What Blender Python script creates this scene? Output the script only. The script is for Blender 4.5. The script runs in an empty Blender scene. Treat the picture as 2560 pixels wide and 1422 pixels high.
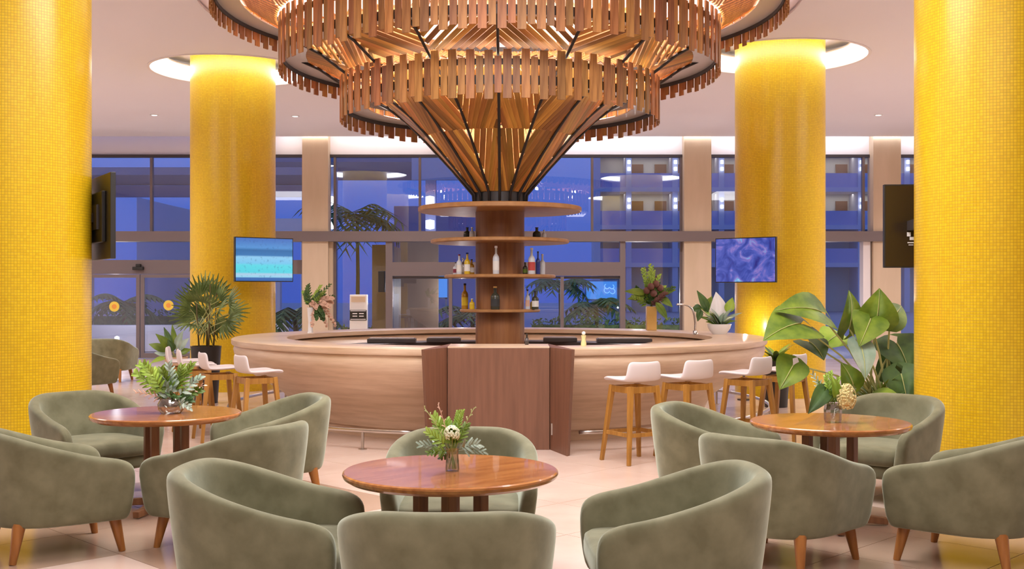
import bpy, bmesh, math, random
from mathutils import Vector, Matrix
from math import sin, cos, pi, radians as R

random.seed(7)
S = bpy.context.scene
COL = S.collection

# ------------------------------------------------------------------ camera
F, HZ, EYE = 2800.0, 728.0, 1.65          # focal length in px, horizon row, eye height
cam_d = bpy.data.cameras.new('camera')
cam = bpy.data.objects.new('camera', cam_d)
COL.objects.link(cam)
cam.location = (0, 0, EYE)
cam.rotation_euler = (pi / 2, 0, 0)
cam_d.sensor_width = 36
cam_d.lens = F / 2560 * 36
cam_d.shift_y = (HZ - 711) / 2560
cam_d.clip_end = 400
S.camera = cam

# ------------------------------------------------------------------ world: blue dusk sky
wd = bpy.data.worlds.new('dusk')
S.world = wd
wd.use_nodes = True
nt = wd.node_tree
nt.nodes.clear()
out = nt.nodes.new('ShaderNodeOutputWorld')
bg = nt.nodes.new('ShaderNodeBackground')
tc = nt.nodes.new('ShaderNodeTexCoord')
sx = nt.nodes.new('ShaderNodeSeparateXYZ')
rp = nt.nodes.new('ShaderNodeValToRGB')
rp.color_ramp.elements[0].position = 0.0
rp.color_ramp.elements[0].color = (.045, .115, .56, 1)
rp.color_ramp.elements[1].position = 0.22
rp.color_ramp.elements[1].color = (.14, .26, .74, 1)
nt.links.new(tc.outputs['Generated'], sx.inputs[0])
nt.links.new(sx.outputs['Z'], rp.inputs[0])
nt.links.new(rp.outputs[0], bg.inputs[0])
nt.links.new(bg.outputs[0], out.inputs[0])
bg.inputs[1].default_value = 1.0

# ------------------------------------------------------------------ view
S.view_settings.view_transform = 'Standard'
S.view_settings.look = 'None'
S.view_settings.gamma = 1
S.view_settings.use_curve_mapping = False
S.view_settings.exposure = 0.0

# ------------------------------------------------------------------ fill lights of the lobby, added at ceiling height
ZC = 5.39      # ceiling height
def area(name, loc, sx_, sy_, power, col, rot=(0, 0, 0), shape='RECTANGLE'):
    l = bpy.data.lights.new(name, 'AREA')
    l.shape = shape
    l.size = sx_
    l.size_y = sy_
    l.energy = power
    l.color = col
    o = bpy.data.objects.new(name, l)
    o.location = loc
    o.rotation_euler = rot
    COL.objects.link(o)
    return o
WARM = (1.0, .90, .80)
NEUT = (1.0, .965, .975)
area('lounge_fill_light', (0, 2.0, ZC - .08), 7, 4, 330, NEUT)  # large area lights added out of view to light the lounge
area('lounge_fill_light', (-.2, 8.4, ZC - .08), 5, 3.0, 500, NEUT)
area('lounge_fill_light', (-9.5, 12, ZC - .08), 4, 4, 230, NEUT)
area('lounge_fill_light', (9.5, 12, ZC - .08), 4, 4, 230, NEUT)
# spots added to brighten the rear half of the lobby
for x in (-12, -8.3, 7.6, 11.5):
    for y in (17.5, 22.5):
        l = bpy.data.lights.new('rear_fill_spot', 'SPOT'); l.energy = 520; l.color = NEUT
        l.spot_size = R(150); l.spot_blend = .6; l.shadow_soft_size = .06
        o = bpy.data.objects.new('rear_fill_spot', l); o.location = (x, y, ZC - .02); COL.objects.link(o)
for x in (-2.6, 2.3):
    l = bpy.data.lights.new('rear_fill_spot', 'SPOT'); l.energy = 520; l.color = NEUT
    l.spot_size = R(150); l.spot_blend = .6; l.shadow_soft_size = .06
    o = bpy.data.objects.new('rear_fill_spot', l); o.location = (x, 23.5, ZC - .02); COL.objects.link(o)

BX, BY = -.16, 14.9                       # centre of the bar

# ------------------------------------------------------------------ helpers
def W(px, py, D):
    return Vector(((px - 1280) * D / F, D, EYE + (HZ - py) * D / F))

def mat(name, col, rough=.5, metal=0.0, **k):
    m = bpy.data.materials.new(name)
    m.use_nodes = True
    b = m.node_tree.nodes['Principled BSDF']
    b.inputs['Base Color'].default_value = (*col, 1)
    b.inputs['Roughness'].default_value = rough
    b.inputs['Metallic'].default_value = metal
    if 'sheen' in k:
        b.inputs['Sheen Weight'].default_value = k['sheen']
        b.inputs['Sheen Roughness'].default_value = .4
        b.inputs['Sheen Tint'].default_value = (*k.get('sheen_tint', (1, 1, 1)), 1)
    if 'emit' in k:
        b.inputs['Emission Color'].default_value = (*k.get('ecol', col), 1)
        b.inputs['Emission Strength'].default_value = k['emit']
    if 'trans' in k:
        b.inputs['Transmission Weight'].default_value = k['trans']
        b.inputs['IOR'].default_value = 1.3
    if 'coat' in k:
        b.inputs['Coat Weight'].default_value = k['coat']
    return m

def nodes(m):
    t = m.node_tree
    return t, t.nodes['Principled BSDF'], (lambda ty: t.nodes.new(ty)), t.links.new

def noise_mat(name, c1, c2, scale=4, rough=.5, stretch=(1, 1, 1), detail=4, bump=0, coords='Object', **k):
    """two colours mixed by a noise, optionally stretched into a grain"""
    m = mat(name, c1, rough, **k)
    t, b, N, L = nodes(m)
    tc = N('ShaderNodeTexCoord'); mp = N('ShaderNodeMapping'); no = N('ShaderNodeTexNoise'); cr = N('ShaderNodeValToRGB')
    mp.inputs['Scale'].default_value = stretch
    no.inputs['Scale'].default_value = scale
    no.inputs['Detail'].default_value = detail
    L(tc.outputs[coords], mp.inputs[0]); L(mp.outputs[0], no.inputs['Vector']); L(no.outputs[0], cr.inputs[0])
    cr.color_ramp.elements[0].position = k.get('p0', .35); cr.color_ramp.elements[0].color = (*c1, 1)
    cr.color_ramp.elements[1].position = k.get('p1', .65); cr.color_ramp.elements[1].color = (*c2, 1)
    L(cr.outputs[0], b.inputs['Base Color'])
    if bump:
        bp = N('ShaderNodeBump'); bp.inputs['Strength'].default_value = bump; bp.inputs['Distance'].default_value = .01
        L(no.outputs[0], bp.inputs['Height']); L(bp.outputs[0], b.inputs['Normal'])
    return m

def wood_mat(name, c1, c2, rough=.4, stretch=(8, 8, .7), var=.0, coat=0):
    """wood: grain along local z unless stretched otherwise; var adds a tone of its own to each object"""
    m = noise_mat(name, c1, c2, scale=3, rough=rough, stretch=stretch, detail=6, coat=coat)
    if var:
        t, b, N, L = nodes(m)
        src = b.inputs['Base Color'].links[0].from_socket
        oi = N('ShaderNodeObjectInfo'); mr = N('ShaderNodeMapRange'); hs = N('ShaderNodeHueSaturation')
        mr.inputs['To Min'].default_value = 1 - var; mr.inputs['To Max'].default_value = 1 + var
        L(oi.outputs['Random'], mr.inputs[0]); L(mr.outputs[0], hs.inputs['Value'])
        mr2 = N('ShaderNodeMapRange'); mr2.inputs['To Min'].default_value = .49; mr2.inputs['To Max'].default_value = .515
        mu = N('ShaderNodeMath'); mu.operation = 'FRACT'; m3 = N('ShaderNodeMath'); m3.operation = 'MULTIPLY'; m3.inputs[1].default_value = 7.3
        L(oi.outputs['Random'], m3.inputs[0]); L(m3.outputs[0], mu.inputs[0]); L(mu.outputs[0], mr2.inputs[0]); L(mr2.outputs[0], hs.inputs['Hue'])
        L(src, hs.inputs['Color']); L(hs.outputs[0], b.inputs['Base Color'])
    return m

class MB:
    def __init__(s):
        s.v = []; s.f = []; s.uv = []
    def add(s, vs, fs, M=None):
        n = len(s.v)
        s.v += [tuple(M @ Vector(v)) if M else tuple(v) for v in vs]
        s.f += [tuple(i + n for i in f) for f in fs]
        return s
    def box(s, x0, x1, y0, y1, z0, z1, M=None):
        vs = [(x, y, z) for z in (z0, z1) for y in (y0, y1) for x in (x0, x1)]
        return s.add(vs, [(0, 2, 3, 1), (4, 5, 7, 6), (0, 1, 5, 4), (2, 6, 7, 3), (0, 4, 6, 2), (1, 3, 7, 5)], M)
    def bar(s, a, b, w0, h0, w1=None, h1=None, up=(0, 0, 1)):
        """rectangular bar from a to b, tapering from w0 x h0 to w1 x h1"""
        a, b = Vector(a), Vector(b)
        w1 = w0 if w1 is None else w1; h1 = h0 if h1 is None else h1
        d = (b - a).normalized()
        u = Vector(up)
        if abs(d.dot(u)) > .98: u = Vector((0, 1, 0))
        x = d.cross(u).normalized(); y = x.cross(d)
        vs = []
        for p, w, h in ((a, w0, h0), (b, w1, h1)):
            for sx_, sy_ in ((-1, -1), (1, -1), (1, 1), (-1, 1)):
                vs.append(p + x * (sx_ * w / 2) + y * (sy_ * h / 2))
        return s.add(vs, [(0, 1, 2, 3), (7, 6, 5, 4), (0, 4, 5, 1), (1, 5, 6, 2), (2, 6, 7, 3), (3, 7, 4, 0)])
    def tube(s, pts, r, n=8, r1=None, cap=True):
        pts = [Vector(p) for p in pts]
        r1 = r if r1 is None else r1
        k = len(pts); base = len(s.v)
        u = None
        for i, p in enumerate(pts):
            d = (pts[min(i + 1, k - 1)] - pts[max(i - 1, 0)]).normalized()
            if u is None:
                u = d.orthogonal().normalized()
            u = (u - d * u.dot(d)).normalized()
            w = d.cross(u)
            rr = r + (r1 - r) * i / max(1, k - 1)
            for j in range(n):
                a = 2 * pi * j / n
                s.v.append(tuple(p + (u * cos(a) + w * sin(a)) * rr))
        for i in range(k - 1):
            for j in range(n):
                a = base + i * n + j; b = base + i * n + (j + 1) % n
                s.f.append((a, b, b + n, a + n))
        if cap:
            s.f.append(tuple(base + j for j in range(n - 1, -1, -1)))
            s.f.append(tuple(base + (k - 1) * n + j for j in range(n)))
        return s
    def lathe(s, prof, c=(0, 0), n=32, a0=0, a1=2 * pi, closed=False, caps=False, ex=1, ey=1):
        """profile [(r, z)] turned about the vertical through c"""
        full = abs(a1 - a0 - 2 * pi) < 1e-6
        m = n if full else n + 1
        k = len(prof); base = len(s.v)
        for j in range(m):
            a = a0 + (a1 - a0) * j / n
            for r, z in prof:
                s.v.append((c[0] + r * cos(a) * ex, c[1] + r * sin(a) * ey, z))
        kk = k if closed else k - 1
        for j in range(n):
            j2 = (j + 1) % m
            for i in range(kk):
                i2 = (i + 1) % k
                a, b = base + j * k + i, base + j2 * k + i
                a2, b2 = base + j * k + i2, base + j2 * k + i2
                if prof[i][0] < 1e-9 and prof[i2][0] < 1e-9: continue
                if prof[i][0] < 1e-9: s.f.append((a, b2, a2))
                elif prof[i2][0] < 1e-9: s.f.append((a, b, a2))
                else: s.f.append((a, b, b2, a2))
        if caps and not full:
            s.f.append(tuple(base + i for i in range(k)))
            s.f.append(tuple(base + n * k + i for i in range(k - 1, -1, -1)))
        return s
    def ball(s, c, r, n=8, m=5, sz=1):
        prof = [(r * sin(pi * i / m) if 0 < i < m else 0, c[2] - r * sz * cos(pi * i / m)) for i in range(m + 1)]
        return s.lathe(prof, (c[0], c[1]), n)
    def mesh(s, name):
        me = bpy.data.meshes.new(name)
        me.from_pydata(s.v, [], s.f)
        me.update()
        bm = bmesh.new(); bm.from_mesh(me)
        bmesh.ops.recalc_face_normals(bm, faces=bm.faces)
        bm.to_mesh(me); bm.free()
        return me

def obj(name, mb, m, parent=None, smooth=False, bevel=0, sub=0, loc=None, rot=None, edge=None):
    me = mb.mesh(name) if isinstance(mb, MB) else mb
    o = bpy.data.objects.new(name, me)
    COL.objects.link(o)
    if m is not None and not me.materials:
        me.materials.append(m)
    if parent: o.parent = parent
    if loc is not None: o.location = loc
    if rot is not None: o.rotation_euler = rot
    if smooth:
        for p in me.polygons: p.use_smooth = True
        if edge:
            me.set_sharp_from_angle(angle=R(edge))
    if bevel:
        b = o.modifiers.new('bevel', 'BEVEL'); b.width = bevel; b.segments = 2; b.limit_method = 'ANGLE'
    if sub:
        b = o.modifiers.new('sub', 'SUBSURF'); b.levels = sub; b.render_levels = sub
    return o

def thing(name, label, cat, loc=(0, 0, 0), rz=0, group=None):
    o = bpy.data.objects.new(name, None)
    COL.objects.link(o)
    o.location = loc; o.rotation_euler = (0, 0, rz)
    o.empty_display_size = .1
    o['label'] = label; o['category'] = cat
    if group: o['group'] = group
    return o

def tag(o, label, cat, group=None):
    o['label'] = label; o['category'] = cat
    if group: o['group'] = group
    return o

def struct(name, mb, m, parent=None, **k):
    o = obj(name, mb, m, parent, **k)
    if parent is None: o['kind'] = 'structure'
    return o

def copy_tree(o, parent=None):
    c = o.copy(); COL.objects.link(c)
    if parent: c.parent = parent
    for ch in list(o.children): copy_tree(ch, c)
    return c

def ph(o, r=0.0, z=0.0): pass

# ------------------------------------------------------------------ materials
M = {}
M['ceiling'] = mat('ceiling_paint', (.83, .79, .83), .75)
M['wall'] = mat('wall_paint', (.74, .66, .62), .8)
M['fascia'] = mat('fascia_paint', (.82, .76, .76), .7)
M['pilaster'] = noise_mat('pilaster_stone', (.60, .46, .31), (.66, .51, .36), 3, .6, (1, 1, .2))
M['frame'] = mat('window_frame_metal', (.20, .16, .16), .45, .3)
M['frame_dark'] = mat('dark_frame', (.07, .06, .065), .4, .4)
M['steel'] = mat('dark_steel', (.055, .05, .05), .45, .7)
M['chrome'] = mat('chrome', (.75, .73, .72), .15, 1)
M['brush'] = mat('brushed_metal', (.55, .50, .46), .28, 1)
M['fabric'] = noise_mat('sage_velvet', (.140, .132, .068), (.210, .200, .115), 7, .85, (1, 1, 1), 5, bump=.25,
                        sheen=.7, sheen_tint=(.85, .95, .80))
M['fabric_far'] = noise_mat('sage_velvet_far', (.22, .24, .18), (.29, .31, .24), 5, .85, sheen=.4)
M['leg'] = wood_mat('chair_leg_wood', (.30, .105, .02), (.42, .17, .04), .35)
M['table'] = wood_mat('tabletop_wood', (.36, .125, .035), (.52, .21, .06), .18, (1.2, 9, 9), coat=.4)
M['table_leg'] = wood_mat('table_post_wood', (.17, .07, .03), (.27, .12, .05), .4)
M['stool_wood'] = wood_mat('stool_wood', (.30, .13, .02), (.44, .21, .04), .4)
M['stool_seat'] = mat('stool_shell', (.74, .66, .66), .45)
M['slat'] = wood_mat('slat_wood', (.30, .115, .035), (.46, .20, .065), .45, (14, 14, 1), var=.35)
M['fan'] = wood_mat('fan_wood', (.38, .15, .03), (.56, .26, .06), .42, (14, 1, 14), var=.5)
M['trunk'] = wood_mat('bar_column_wood', (.22, .085, .03), (.30, .125, .045), .42, (6, 6, .5))
M['panel_wood'] = wood_mat('bar_panel_wood', (.165, .072, .04), (.21, .092, .052), .45, (7, 7, .5))
M['shelf'] = wood_mat('shelf_wood', (.36, .17, .06), (.46, .23, .085), .4, (3, 3, 3))
M['black'] = mat('black_plastic', (.02, .018, .016), .4)
M['black_gloss'] = mat('black_gloss', (.035, .022, .014), .12)
M['dark'] = mat('dark_equipment', (.08, .065, .06), .35, .3)
M['white'] = mat('white_ceramic', (.85, .84, .84), .3)
M['tan'] = noise_mat('tan_stone_pot', (.52, .33, .20), (.64, .43, .27), 8, .7)
M['plate'] = mat('ring_plate_metal', (.62, .59, .57), .35, .35)
M['gold'] = noise_mat('gold_vase', (.62, .36, .09), (.76, .48, .15), 3, .35, metal=.2)
M['soil'] = mat('soil', (.05, .035, .02), .95)
M['stem'] = mat('plant_stem', (.46, .48, .18), .5)
M['cane'] = mat('palm_cane', (.13, .09, .03), .6)
def leafm(name, c1, c2, rough=.5):
    m = noise_mat(name, c1, c2, 6, rough)
    b = m.node_tree.nodes['Principled BSDF']
    b.inputs['Subsurface Weight'].default_value = 0
    return m
M['leaf'] = leafm('broad_leaf', (.085, .16, .010), (.21, .30, .025))
M['leaf_dark'] = leafm('dark_leaf', (.03, .075, .015), (.08, .16, .03))
M['leaf_lime'] = leafm('lime_leaf', (.22, .38, .03), (.38, .52, .07))
M['leaf_pale'] = leafm('pale_leaf', (.26, .36, .26), (.42, .50, .40))
M['palm'] = leafm('palm_leaf', (.075, .12, .025), (.20, .27, .07))
M['leaf_out'] = leafm('outdoor_leaf', (.05, .11, .03), (.14, .24, .06), .7)
M['flower_white'] = mat('white_petals', (.80, .84, .58), .6)
M['flower_cream'] = mat('cream_petals', (.80, .70, .33), .6)
M['flower_pink'] = mat('pink_petals', (.75, .47, .34), .6)
M['flower_dark'] = mat('dark_red_petals', (.16, .06, .045), .6)

def mosaic(name):
    m = mat(name, (.7, .4, .01), .28)
    t, b, N, L = nodes(m)
    tc = N('ShaderNodeTexCoord'); br = N('ShaderNodeTexBrick')
    br.offset = 0.0; br.squash = 1.0
    br.inputs['Scale'].default_value = 1.0
    br.inputs['Brick Width'].default_value = .026
    br.inputs['Row Height'].default_value = .026
    br.inputs['Mortar Size'].default_value = .0022
    br.inputs['Mortar Smooth'].default_value = .2
    br.inputs['Bias'].default_value = -.1
    br.inputs['Color1'].default_value = (.80, .54, .012, 1)
    br.inputs['Color2'].default_value = (.70, .44, .007, 1)
    br.inputs['Mortar'].default_value = (.50, .30, .015, 1)
    L(tc.outputs['UV'], br.inputs['Vector'])
    no = N('ShaderNodeTexNoise'); no.inputs['Scale'].default_value = 1.3; no.inputs['Detail'].default_value = 4
    mp = N('ShaderNodeMapping'); mp.inputs['Scale'].default_value = (1.6, .35, 1)
    L(tc.outputs['UV'], mp.inputs[0]); L(mp.outputs[0], no.inputs['Vector'])
    mx = N('ShaderNodeMix'); mx.data_type = 'RGBA'; mx.blend_type = 'MULTIPLY'
    mr = N('ShaderNodeMapRange'); mr.inputs['From Min'].default_value = .4; mr.inputs['From Max'].default_value = .7
    mr.inputs['To Min'].default_value = .0; mr.inputs['To Max'].default_value = .35
    L(no.outputs[0], mr.inputs[0]); L(mr.outputs[0], mx.inputs[0])
    L(br.outputs['Color'], mx.inputs[6]); mx.inputs[7].default_value = (.92, .72, .35, 1)
    L(mx.outputs[2], b.inputs['Base Color'])
    bp = N('ShaderNodeBump'); bp.invert = True; bp.inputs['Strength'].default_value = .35; bp.inputs['Distance'].default_value = .004
    L(br.outputs['Fac'], bp.inputs['Height']); L(bp.outputs[0], b.inputs['Normal'])
    return m
M['mosaic'] = mosaic('yellow_glass_mosaic')

def travertine(name):
    m = mat(name, (.6, .4, .3), .28)
    t, b, N, L = nodes(m)
    tc = N('ShaderNodeTexCoord'); mp = N('ShaderNodeMapping'); no = N('ShaderNodeTexNoise'); cr = N('ShaderNodeValToRGB')
    mp.inputs['Scale'].default_value = (.8, .8, 11)
    no.inputs['Scale'].default_value = 1.6; no.inputs['Detail'].default_value = 7; no.inputs['Roughness'].default_value = .62
    L(tc.outputs['Object'], mp.inputs[0]); L(mp.outputs[0], no.inputs['Vector']); L(no.outputs[0], cr.inputs[0])
    e = cr.color_ramp.elements
    e[0].position = .28; e[0].color = (.58, .40, .25, 1)
    e[1].position = .75; e[1].color = (.84, .65, .48, 1)
    x = e.new(.5); x.color = (.72, .52, .36, 1)
    L(cr.outputs[0], b.inputs['Base Color'])
    return m
M['travertine'] = travertine('travertine')

def stone_floor(name, c1, c2, rough=.16):
    m = noise_mat(name, c1, c2, 1.4, rough, (1, 1, 1), 8, p0=.3, p1=.7, coords='Object')
    return m
M['floor_light'] = stone_floor('pale_floor_stone', (.68, .50, .41), (.78, .62, .53))
M['floor_brown'] = stone_floor('brown_floor_stone', (.40, .27, .19), (.50, .35, .26))
M['joint'] = mat('floor_joint', (.50, .37, .29), .4)
M['paving'] = mat('outdoor_paving', (.34, .33, .36), .5)
M['out_white'] = mat('outdoor_render_white', (.62, .60, .66), .7)
M['out_lilac'] = mat('outdoor_render_lilac', (.42, .42, .62), .7)
M['out_grey'] = mat('outdoor_grey', (.26, .27, .36), .7)
M['out_cream'] = mat('outdoor_cream', (.80, .74, .60), .7)
M['out_door'] = mat('balcony_door_wood', (.30, .14, .06), .6)
M['brown_wall'] = noise_mat('brown_lobby_wall', (.20, .13, .08), (.27, .19, .12), 1.5, .5, (1, 1, .3))
M['lamp'] = mat('lamp_glass', (.9, .95, 1), .5, emit=3.0, ecol=(.85, .92, 1))
M['led'] = mat('cove_led', (1, 1, 1), .5, emit=11.0, ecol=(.90, .93, 1))
M['led_warm'] = mat('warm_led', (1, 1, 1), .5, emit=14.0, ecol=(1, .93, .86))
M['dome'] = mat('luminous_dome', (1, 1, 1), .5, emit=2.3, ecol=(.95, .94, 1))
M['downlight'] = mat('downlight_glass', (1, 1, 1), .5, emit=5.0, ecol=(1, .93, .9))

def glass_mat(name, refl=.14, tint=(.93, .95, 1)):
    m = bpy.data.materials.new(name); m.use_nodes = True
    t = m.node_tree; t.nodes.clear()
    o = t.nodes.new('ShaderNodeOutputMaterial'); mx = t.nodes.new('ShaderNodeMixShader')
    tr = t.nodes.new('ShaderNodeBsdfTransparent'); gl = t.nodes.new('ShaderNodeBsdfGlossy')
    tr.inputs[0].default_value = (*tint, 1); gl.inputs['Roughness'].default_value = .01
    lw = t.nodes.new('ShaderNodeLayerWeight'); lw.inputs[0].default_value = .25
    mr = t.nodes.new('ShaderNodeMapRange'); mr.inputs['To Min'].default_value = refl; mr.inputs['To Max'].default_value = .9
    t.links.new(lw.outputs['Fresnel'], mr.inputs[0]); t.links.new(mr.outputs[0], mx.inputs[0])
    t.links.new(tr.outputs[0], mx.inputs[1]); t.links.new(gl.outputs[0], mx.inputs[2]); t.links.new(mx.outputs[0], o.inputs[0])
    return m
M['glass'] = glass_mat('window_glass', .065)
M['vase_glass'] = glass_mat('vase_glass', .12, (.86, .90, .86))
M['vase_cut'] = glass_mat('cut_glass', .35, (.75, .75, .70))

# ================================================================== STRUCTURE
YW = 27.5                     # glazed wall plane
SW = YW / F                   # metres per pixel there
def wx(px): return (px - 1280) * SW
def wz(py): return EYE + (HZ - py) * SW

# floor: base slab and diagonal stone tiles
fl = struct('floor', MB().box(-15, 15, -7, YW + .1, -.3, -.004), M['joint'])
TS = .80
near, far = [], []
rt = math.sqrt(.5)
u0, v0 = (7.03 - 2.46) * rt, (7.03 + 2.46) * rt
def tile_poly(i, j):
    g = .0025
    pts = []
    for du, dv in ((g, g), (TS - g, g), (TS - g, TS - g), (g, TS - g)):
        u = u0 + i * TS + du; v = v0 + j * TS + dv
        pts.append(((u - v) * rt, (u + v) * rt))
    return pts
def is_brown(i, j):
    c = tile_poly(i, j); x = sum(p[0] for p in c) / 4; y = sum(p[1] for p in c) / 4
    if i == -1 and j == -1: return False
    return (-3.9 < x < -1.2 and 6.2 < y < 9.6) or (1.1 < x < 3.9 and 6.0 < y < 8.6)
tm = {}
for i in range(-32, 42):
    for j in range(-42, 34):
        c = tile_poly(i, j)
        cx = sum(p[0] for p in c) / 4; cy = sum(p[1] for p in c) / 4
        if abs(cx) > 14 or cy < -6 or cy > YW - .6: continue
        vis = 3.6 < cy < 13.5 and abs(cx) < cy * .47 + .5
        (near if vis else far).append((cy, i, j, cx))
near.sort()
far += near[290:]; near = near[:290]
def tile_mesh(brown):
    h = (TS / 2 - .0025) * math.sqrt(2)
    me = MB().add([(0, -h, -.02), (h, 0, -.02), (0, h, -.02), (-h, 0, -.02), (0, -h, 0), (h, 0, 0), (0, h, 0), (-h, 0, 0)],
                  [(4, 5, 6, 7), (0, 1, 5, 4), (1, 2, 6, 5), (2, 3, 7, 6), (3, 0, 4, 7)]).mesh('floor_tile')
    m_ = M['floor_brown'] if brown else M['floor_light']
    me.materials.append(m_)
    return me
tmesh = {b: tile_mesh(b) for b in (False, True)}
# the stone's cloudiness follows the room, not the single tile
for k in ('floor_light', 'floor_brown'):
    t, b, N, L = nodes(M[k])
    g = N('ShaderNodeNewGeometry')
    mp = [n for n in t.nodes if n.type == 'MAPPING'][0]
    L(g.outputs['Position'], mp.inputs[0])
for cy, i, j, cx in near:
    obj('floor_tile', tmesh[is_brown(i, j)], None, fl, loc=(cx, cy, 0))
fb = MB()
for cy, i, j, cx in far:
    c = tile_poly(i, j)
    fb.add([(x, y, 0) for x, y in c] + [(x, y, -.02) for x, y in c], [(0, 1, 2, 3), (0, 4, 5, 1), (1, 5, 6, 2), (2, 6, 7, 3), (3, 7, 4, 0)])
o = obj('floor_tile', fb, M['floor_light'], fl); o['kind'] = 'stuff'

# ceiling with round openings
NC = (-4.79, 10.76), (4.33, 9.98)          # near mosaic columns
FC = (-4.73, 19.0), (4.28, 17.9)           # far mosaic columns
RC = .705
def filled(name, outer, holes, z, thick, m, kind=True):
    cu = bpy.data.curves.new(name, 'CURVE'); cu.dimensions = '2D'; cu.fill_mode = 'BOTH'; cu.extrude = thick / 2
    for pts in [outer] + holes:
        sp = cu.splines.new('POLY'); sp.points.add(len(pts) - 1)
        for p, q in zip(sp.points, pts): p.co = (q[0], q[1], 0, 1)
        sp.use_cyclic_u = True
    tmp = bpy.data.objects.new('tmp', cu); COL.objects.link(tmp)
    me = bpy.data.meshes.new_from_object(tmp.evaluated_get(bpy.context.evaluated_depsgraph_get()))
    bpy.data.objects.remove(tmp)
    me.name = name
    o = bpy.data.objects.new(name, me); COL.objects.link(o); o.location.z = z + thick / 2
    me.materials.clear(); me.materials.append(m)
    if kind: o['kind'] = 'structure'
    return o
def circ(c, r, n=64): return [(c[0] + r * cos(2 * pi * i / n), c[1] + r * sin(2 * pi * i / n)) for i in range(n)]
RD = 3.92
ceil = filled('ceiling', [(-15, -7), (15, -7), (15, YW - .45), (-15, YW - .45)],
              [circ((BX, BY), RD, 96)] + [circ(c, 1.36) for c in NC + FC], ZC, .06, M['ceiling'])
# dome over the bar
dome = struct('ceiling', MB().lathe([(RD, ZC + .03), (RD, ZC + 1.0), (RD - .6, ZC + 1.25), (0, ZC + 1.3)], (BX, BY), 96), M['ceiling'], smooth=True, edge=30)
ld = tag(obj('dome_light', MB().lathe([(0, ZC + 1.2), (3.35, ZC + 1.2), (3.35, ZC + 1.25)], (BX, BY), 64), M['dome']),
         'glowing white round ceiling light above the wooden slat chandelier', 'ceiling light')
# recesses with cove light round the columns
for k, c in enumerate(NC + FC):
    rec = struct('ceiling', MB().lathe([(1.36, ZC + .03), (1.36, ZC + .32), (RC - .02, ZC + .32)], c, 64), M['ceiling'], smooth=True, edge=30)
    lab = ['around the large front column on the left', 'around the large front column on the right',
           'around the mosaic column behind the palm', 'around the mosaic column behind the large-leaved plant'][k]
    rl = thing('ring_light', 'glowing white ring cove in the ceiling ' + lab, 'ceiling light', (c[0], c[1], ZC), group='ring lights round the columns')
    obj('ring_lip', MB().lathe([(1.35, -.012), (1.40, -.012), (1.40, .0), (1.35, .0)], (0, 0), 64, closed=True), M['fascia'], rl, smooth=True, edge=30)
    obj('light_band', MB().lathe([(1.350, .03), (1.357, .03), (1.357, .17), (1.350, .17)], (0, 0), 64, closed=True), M['led'], rl, smooth=True, edge=30)
    obj('inner_band', MB().lathe([(1.10, .20), (1.357, .17), (1.357, .19), (1.10, .22)], (0, 0), 64, closed=True), M['fascia'], rl, smooth=True, edge=30)
# room walls out of view
struct('wall_left', MB().box(-15.2, -15, -7, YW, 0, 6), M['wall'])
struct('wall_right', MB().box(15, 15.2, -7, YW, 0, 6), M['wall'])
struct('wall_back', MB().box(-15, 15, -7.2, -7, 0, 6), M['wall'])

# glazed wall: fascia, transom, pilasters, frames
struct('wall_front', MB().box(-15, 15, YW - .02, YW + .25, wz(388), ZC + .35), M['fascia'])
struct('ceiling', MB().box(-15, 15, YW - .5, YW + .2, ZC + .35, ZC + .42), M['ceiling'])
cv = thing('cove_light', 'long white strip light hidden above the window wall', 'strip light', (0, YW - .4, ZC + .08))
obj('light_strip', MB().box(wx(1180), wx(2330), -.03, .03, -.03, .03), M['led'], cv)
cv2 = thing('cove_light', 'short dim strip light above the window wall beside the left pilaster', 'strip light', (0, YW - .4, ZC + .08))
obj('light_strip', MB().box(wx(690), wx(1100), -.02, .02, -.02, .02), M['led_warm'], cv2)
for x0, x1 in ((762, 826), (1705, 1772), (2172, 2240)):
    struct('wall_front', MB().box(wx(x0), wx(x1), YW - .35, YW + .1, 0, ZC + .3), M['pilaster'])
for x0, x1 in ((-180, 150), (2420, 2700)):
    struct('wall_front', MB().box(wx(x0), wx(x1), YW - .3, YW + .1, 0, ZC + .3), M['wall'])
struct('trim_1', MB().box(wx(150), wx(2420), YW - .42, YW + .06, wz(605), wz(580)), M['frame'])
struct('trim_2', MB().box(wx(150), wx(2420), YW - .08, YW + .06, wz(394), wz(387)), M['frame_dark'])

def window(n, x0, x1, y0, y1, mull, bars=(), fw=6):
    """glazing between pixel columns x0..x1 and rows y0..y1 with vertical mullions and horizontal bars"""
    w = thing('window_%d' % n, '', '')
    for k in ('label', 'category'): del w[k]
    w['kind'] = 'structure'
    fz0 = 0.0 if y1 is None else wz(y1)
    def vbar(px, wd=fw, m='frame'):
        obj('window_frame', MB().box(wx(px - wd / 2), wx(px + wd / 2), YW - .07, YW + .05, fz0, wz(y0)), M[m], w)
    vbar(x0 + fw / 2); vbar(x1 - fw / 2)
    xs = [x0] + list(mull) + [x1]
    for p in mull: vbar(p)
    for b0, b1 in bars:
        obj('window_frame', MB().box(wx(x0), wx(x1), YW - .1, YW + .06, wz(b1), wz(b0)), M['frame'], w)
    for a, b in zip(xs, xs[1:]):
        obj('pane', MB().box(wx(a), wx(b), YW - .006, YW + .006, fz0, wz(y0)), M['glass'], w)
    return w
window(1, 150, 762, 392, 580, (380, 590))
window(2, 835, 1705, 392, 580, (1050, 1265, 1480))
window(3, 1772, 2160, 392, 580, (1955,))
window(4, 2240, 2420, 392, 580, ())
w5 = window(5, 150, 762, 605, None, (590,), ((650, 685),))
window(6, 835, 985, 605, None, (), ())
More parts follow.
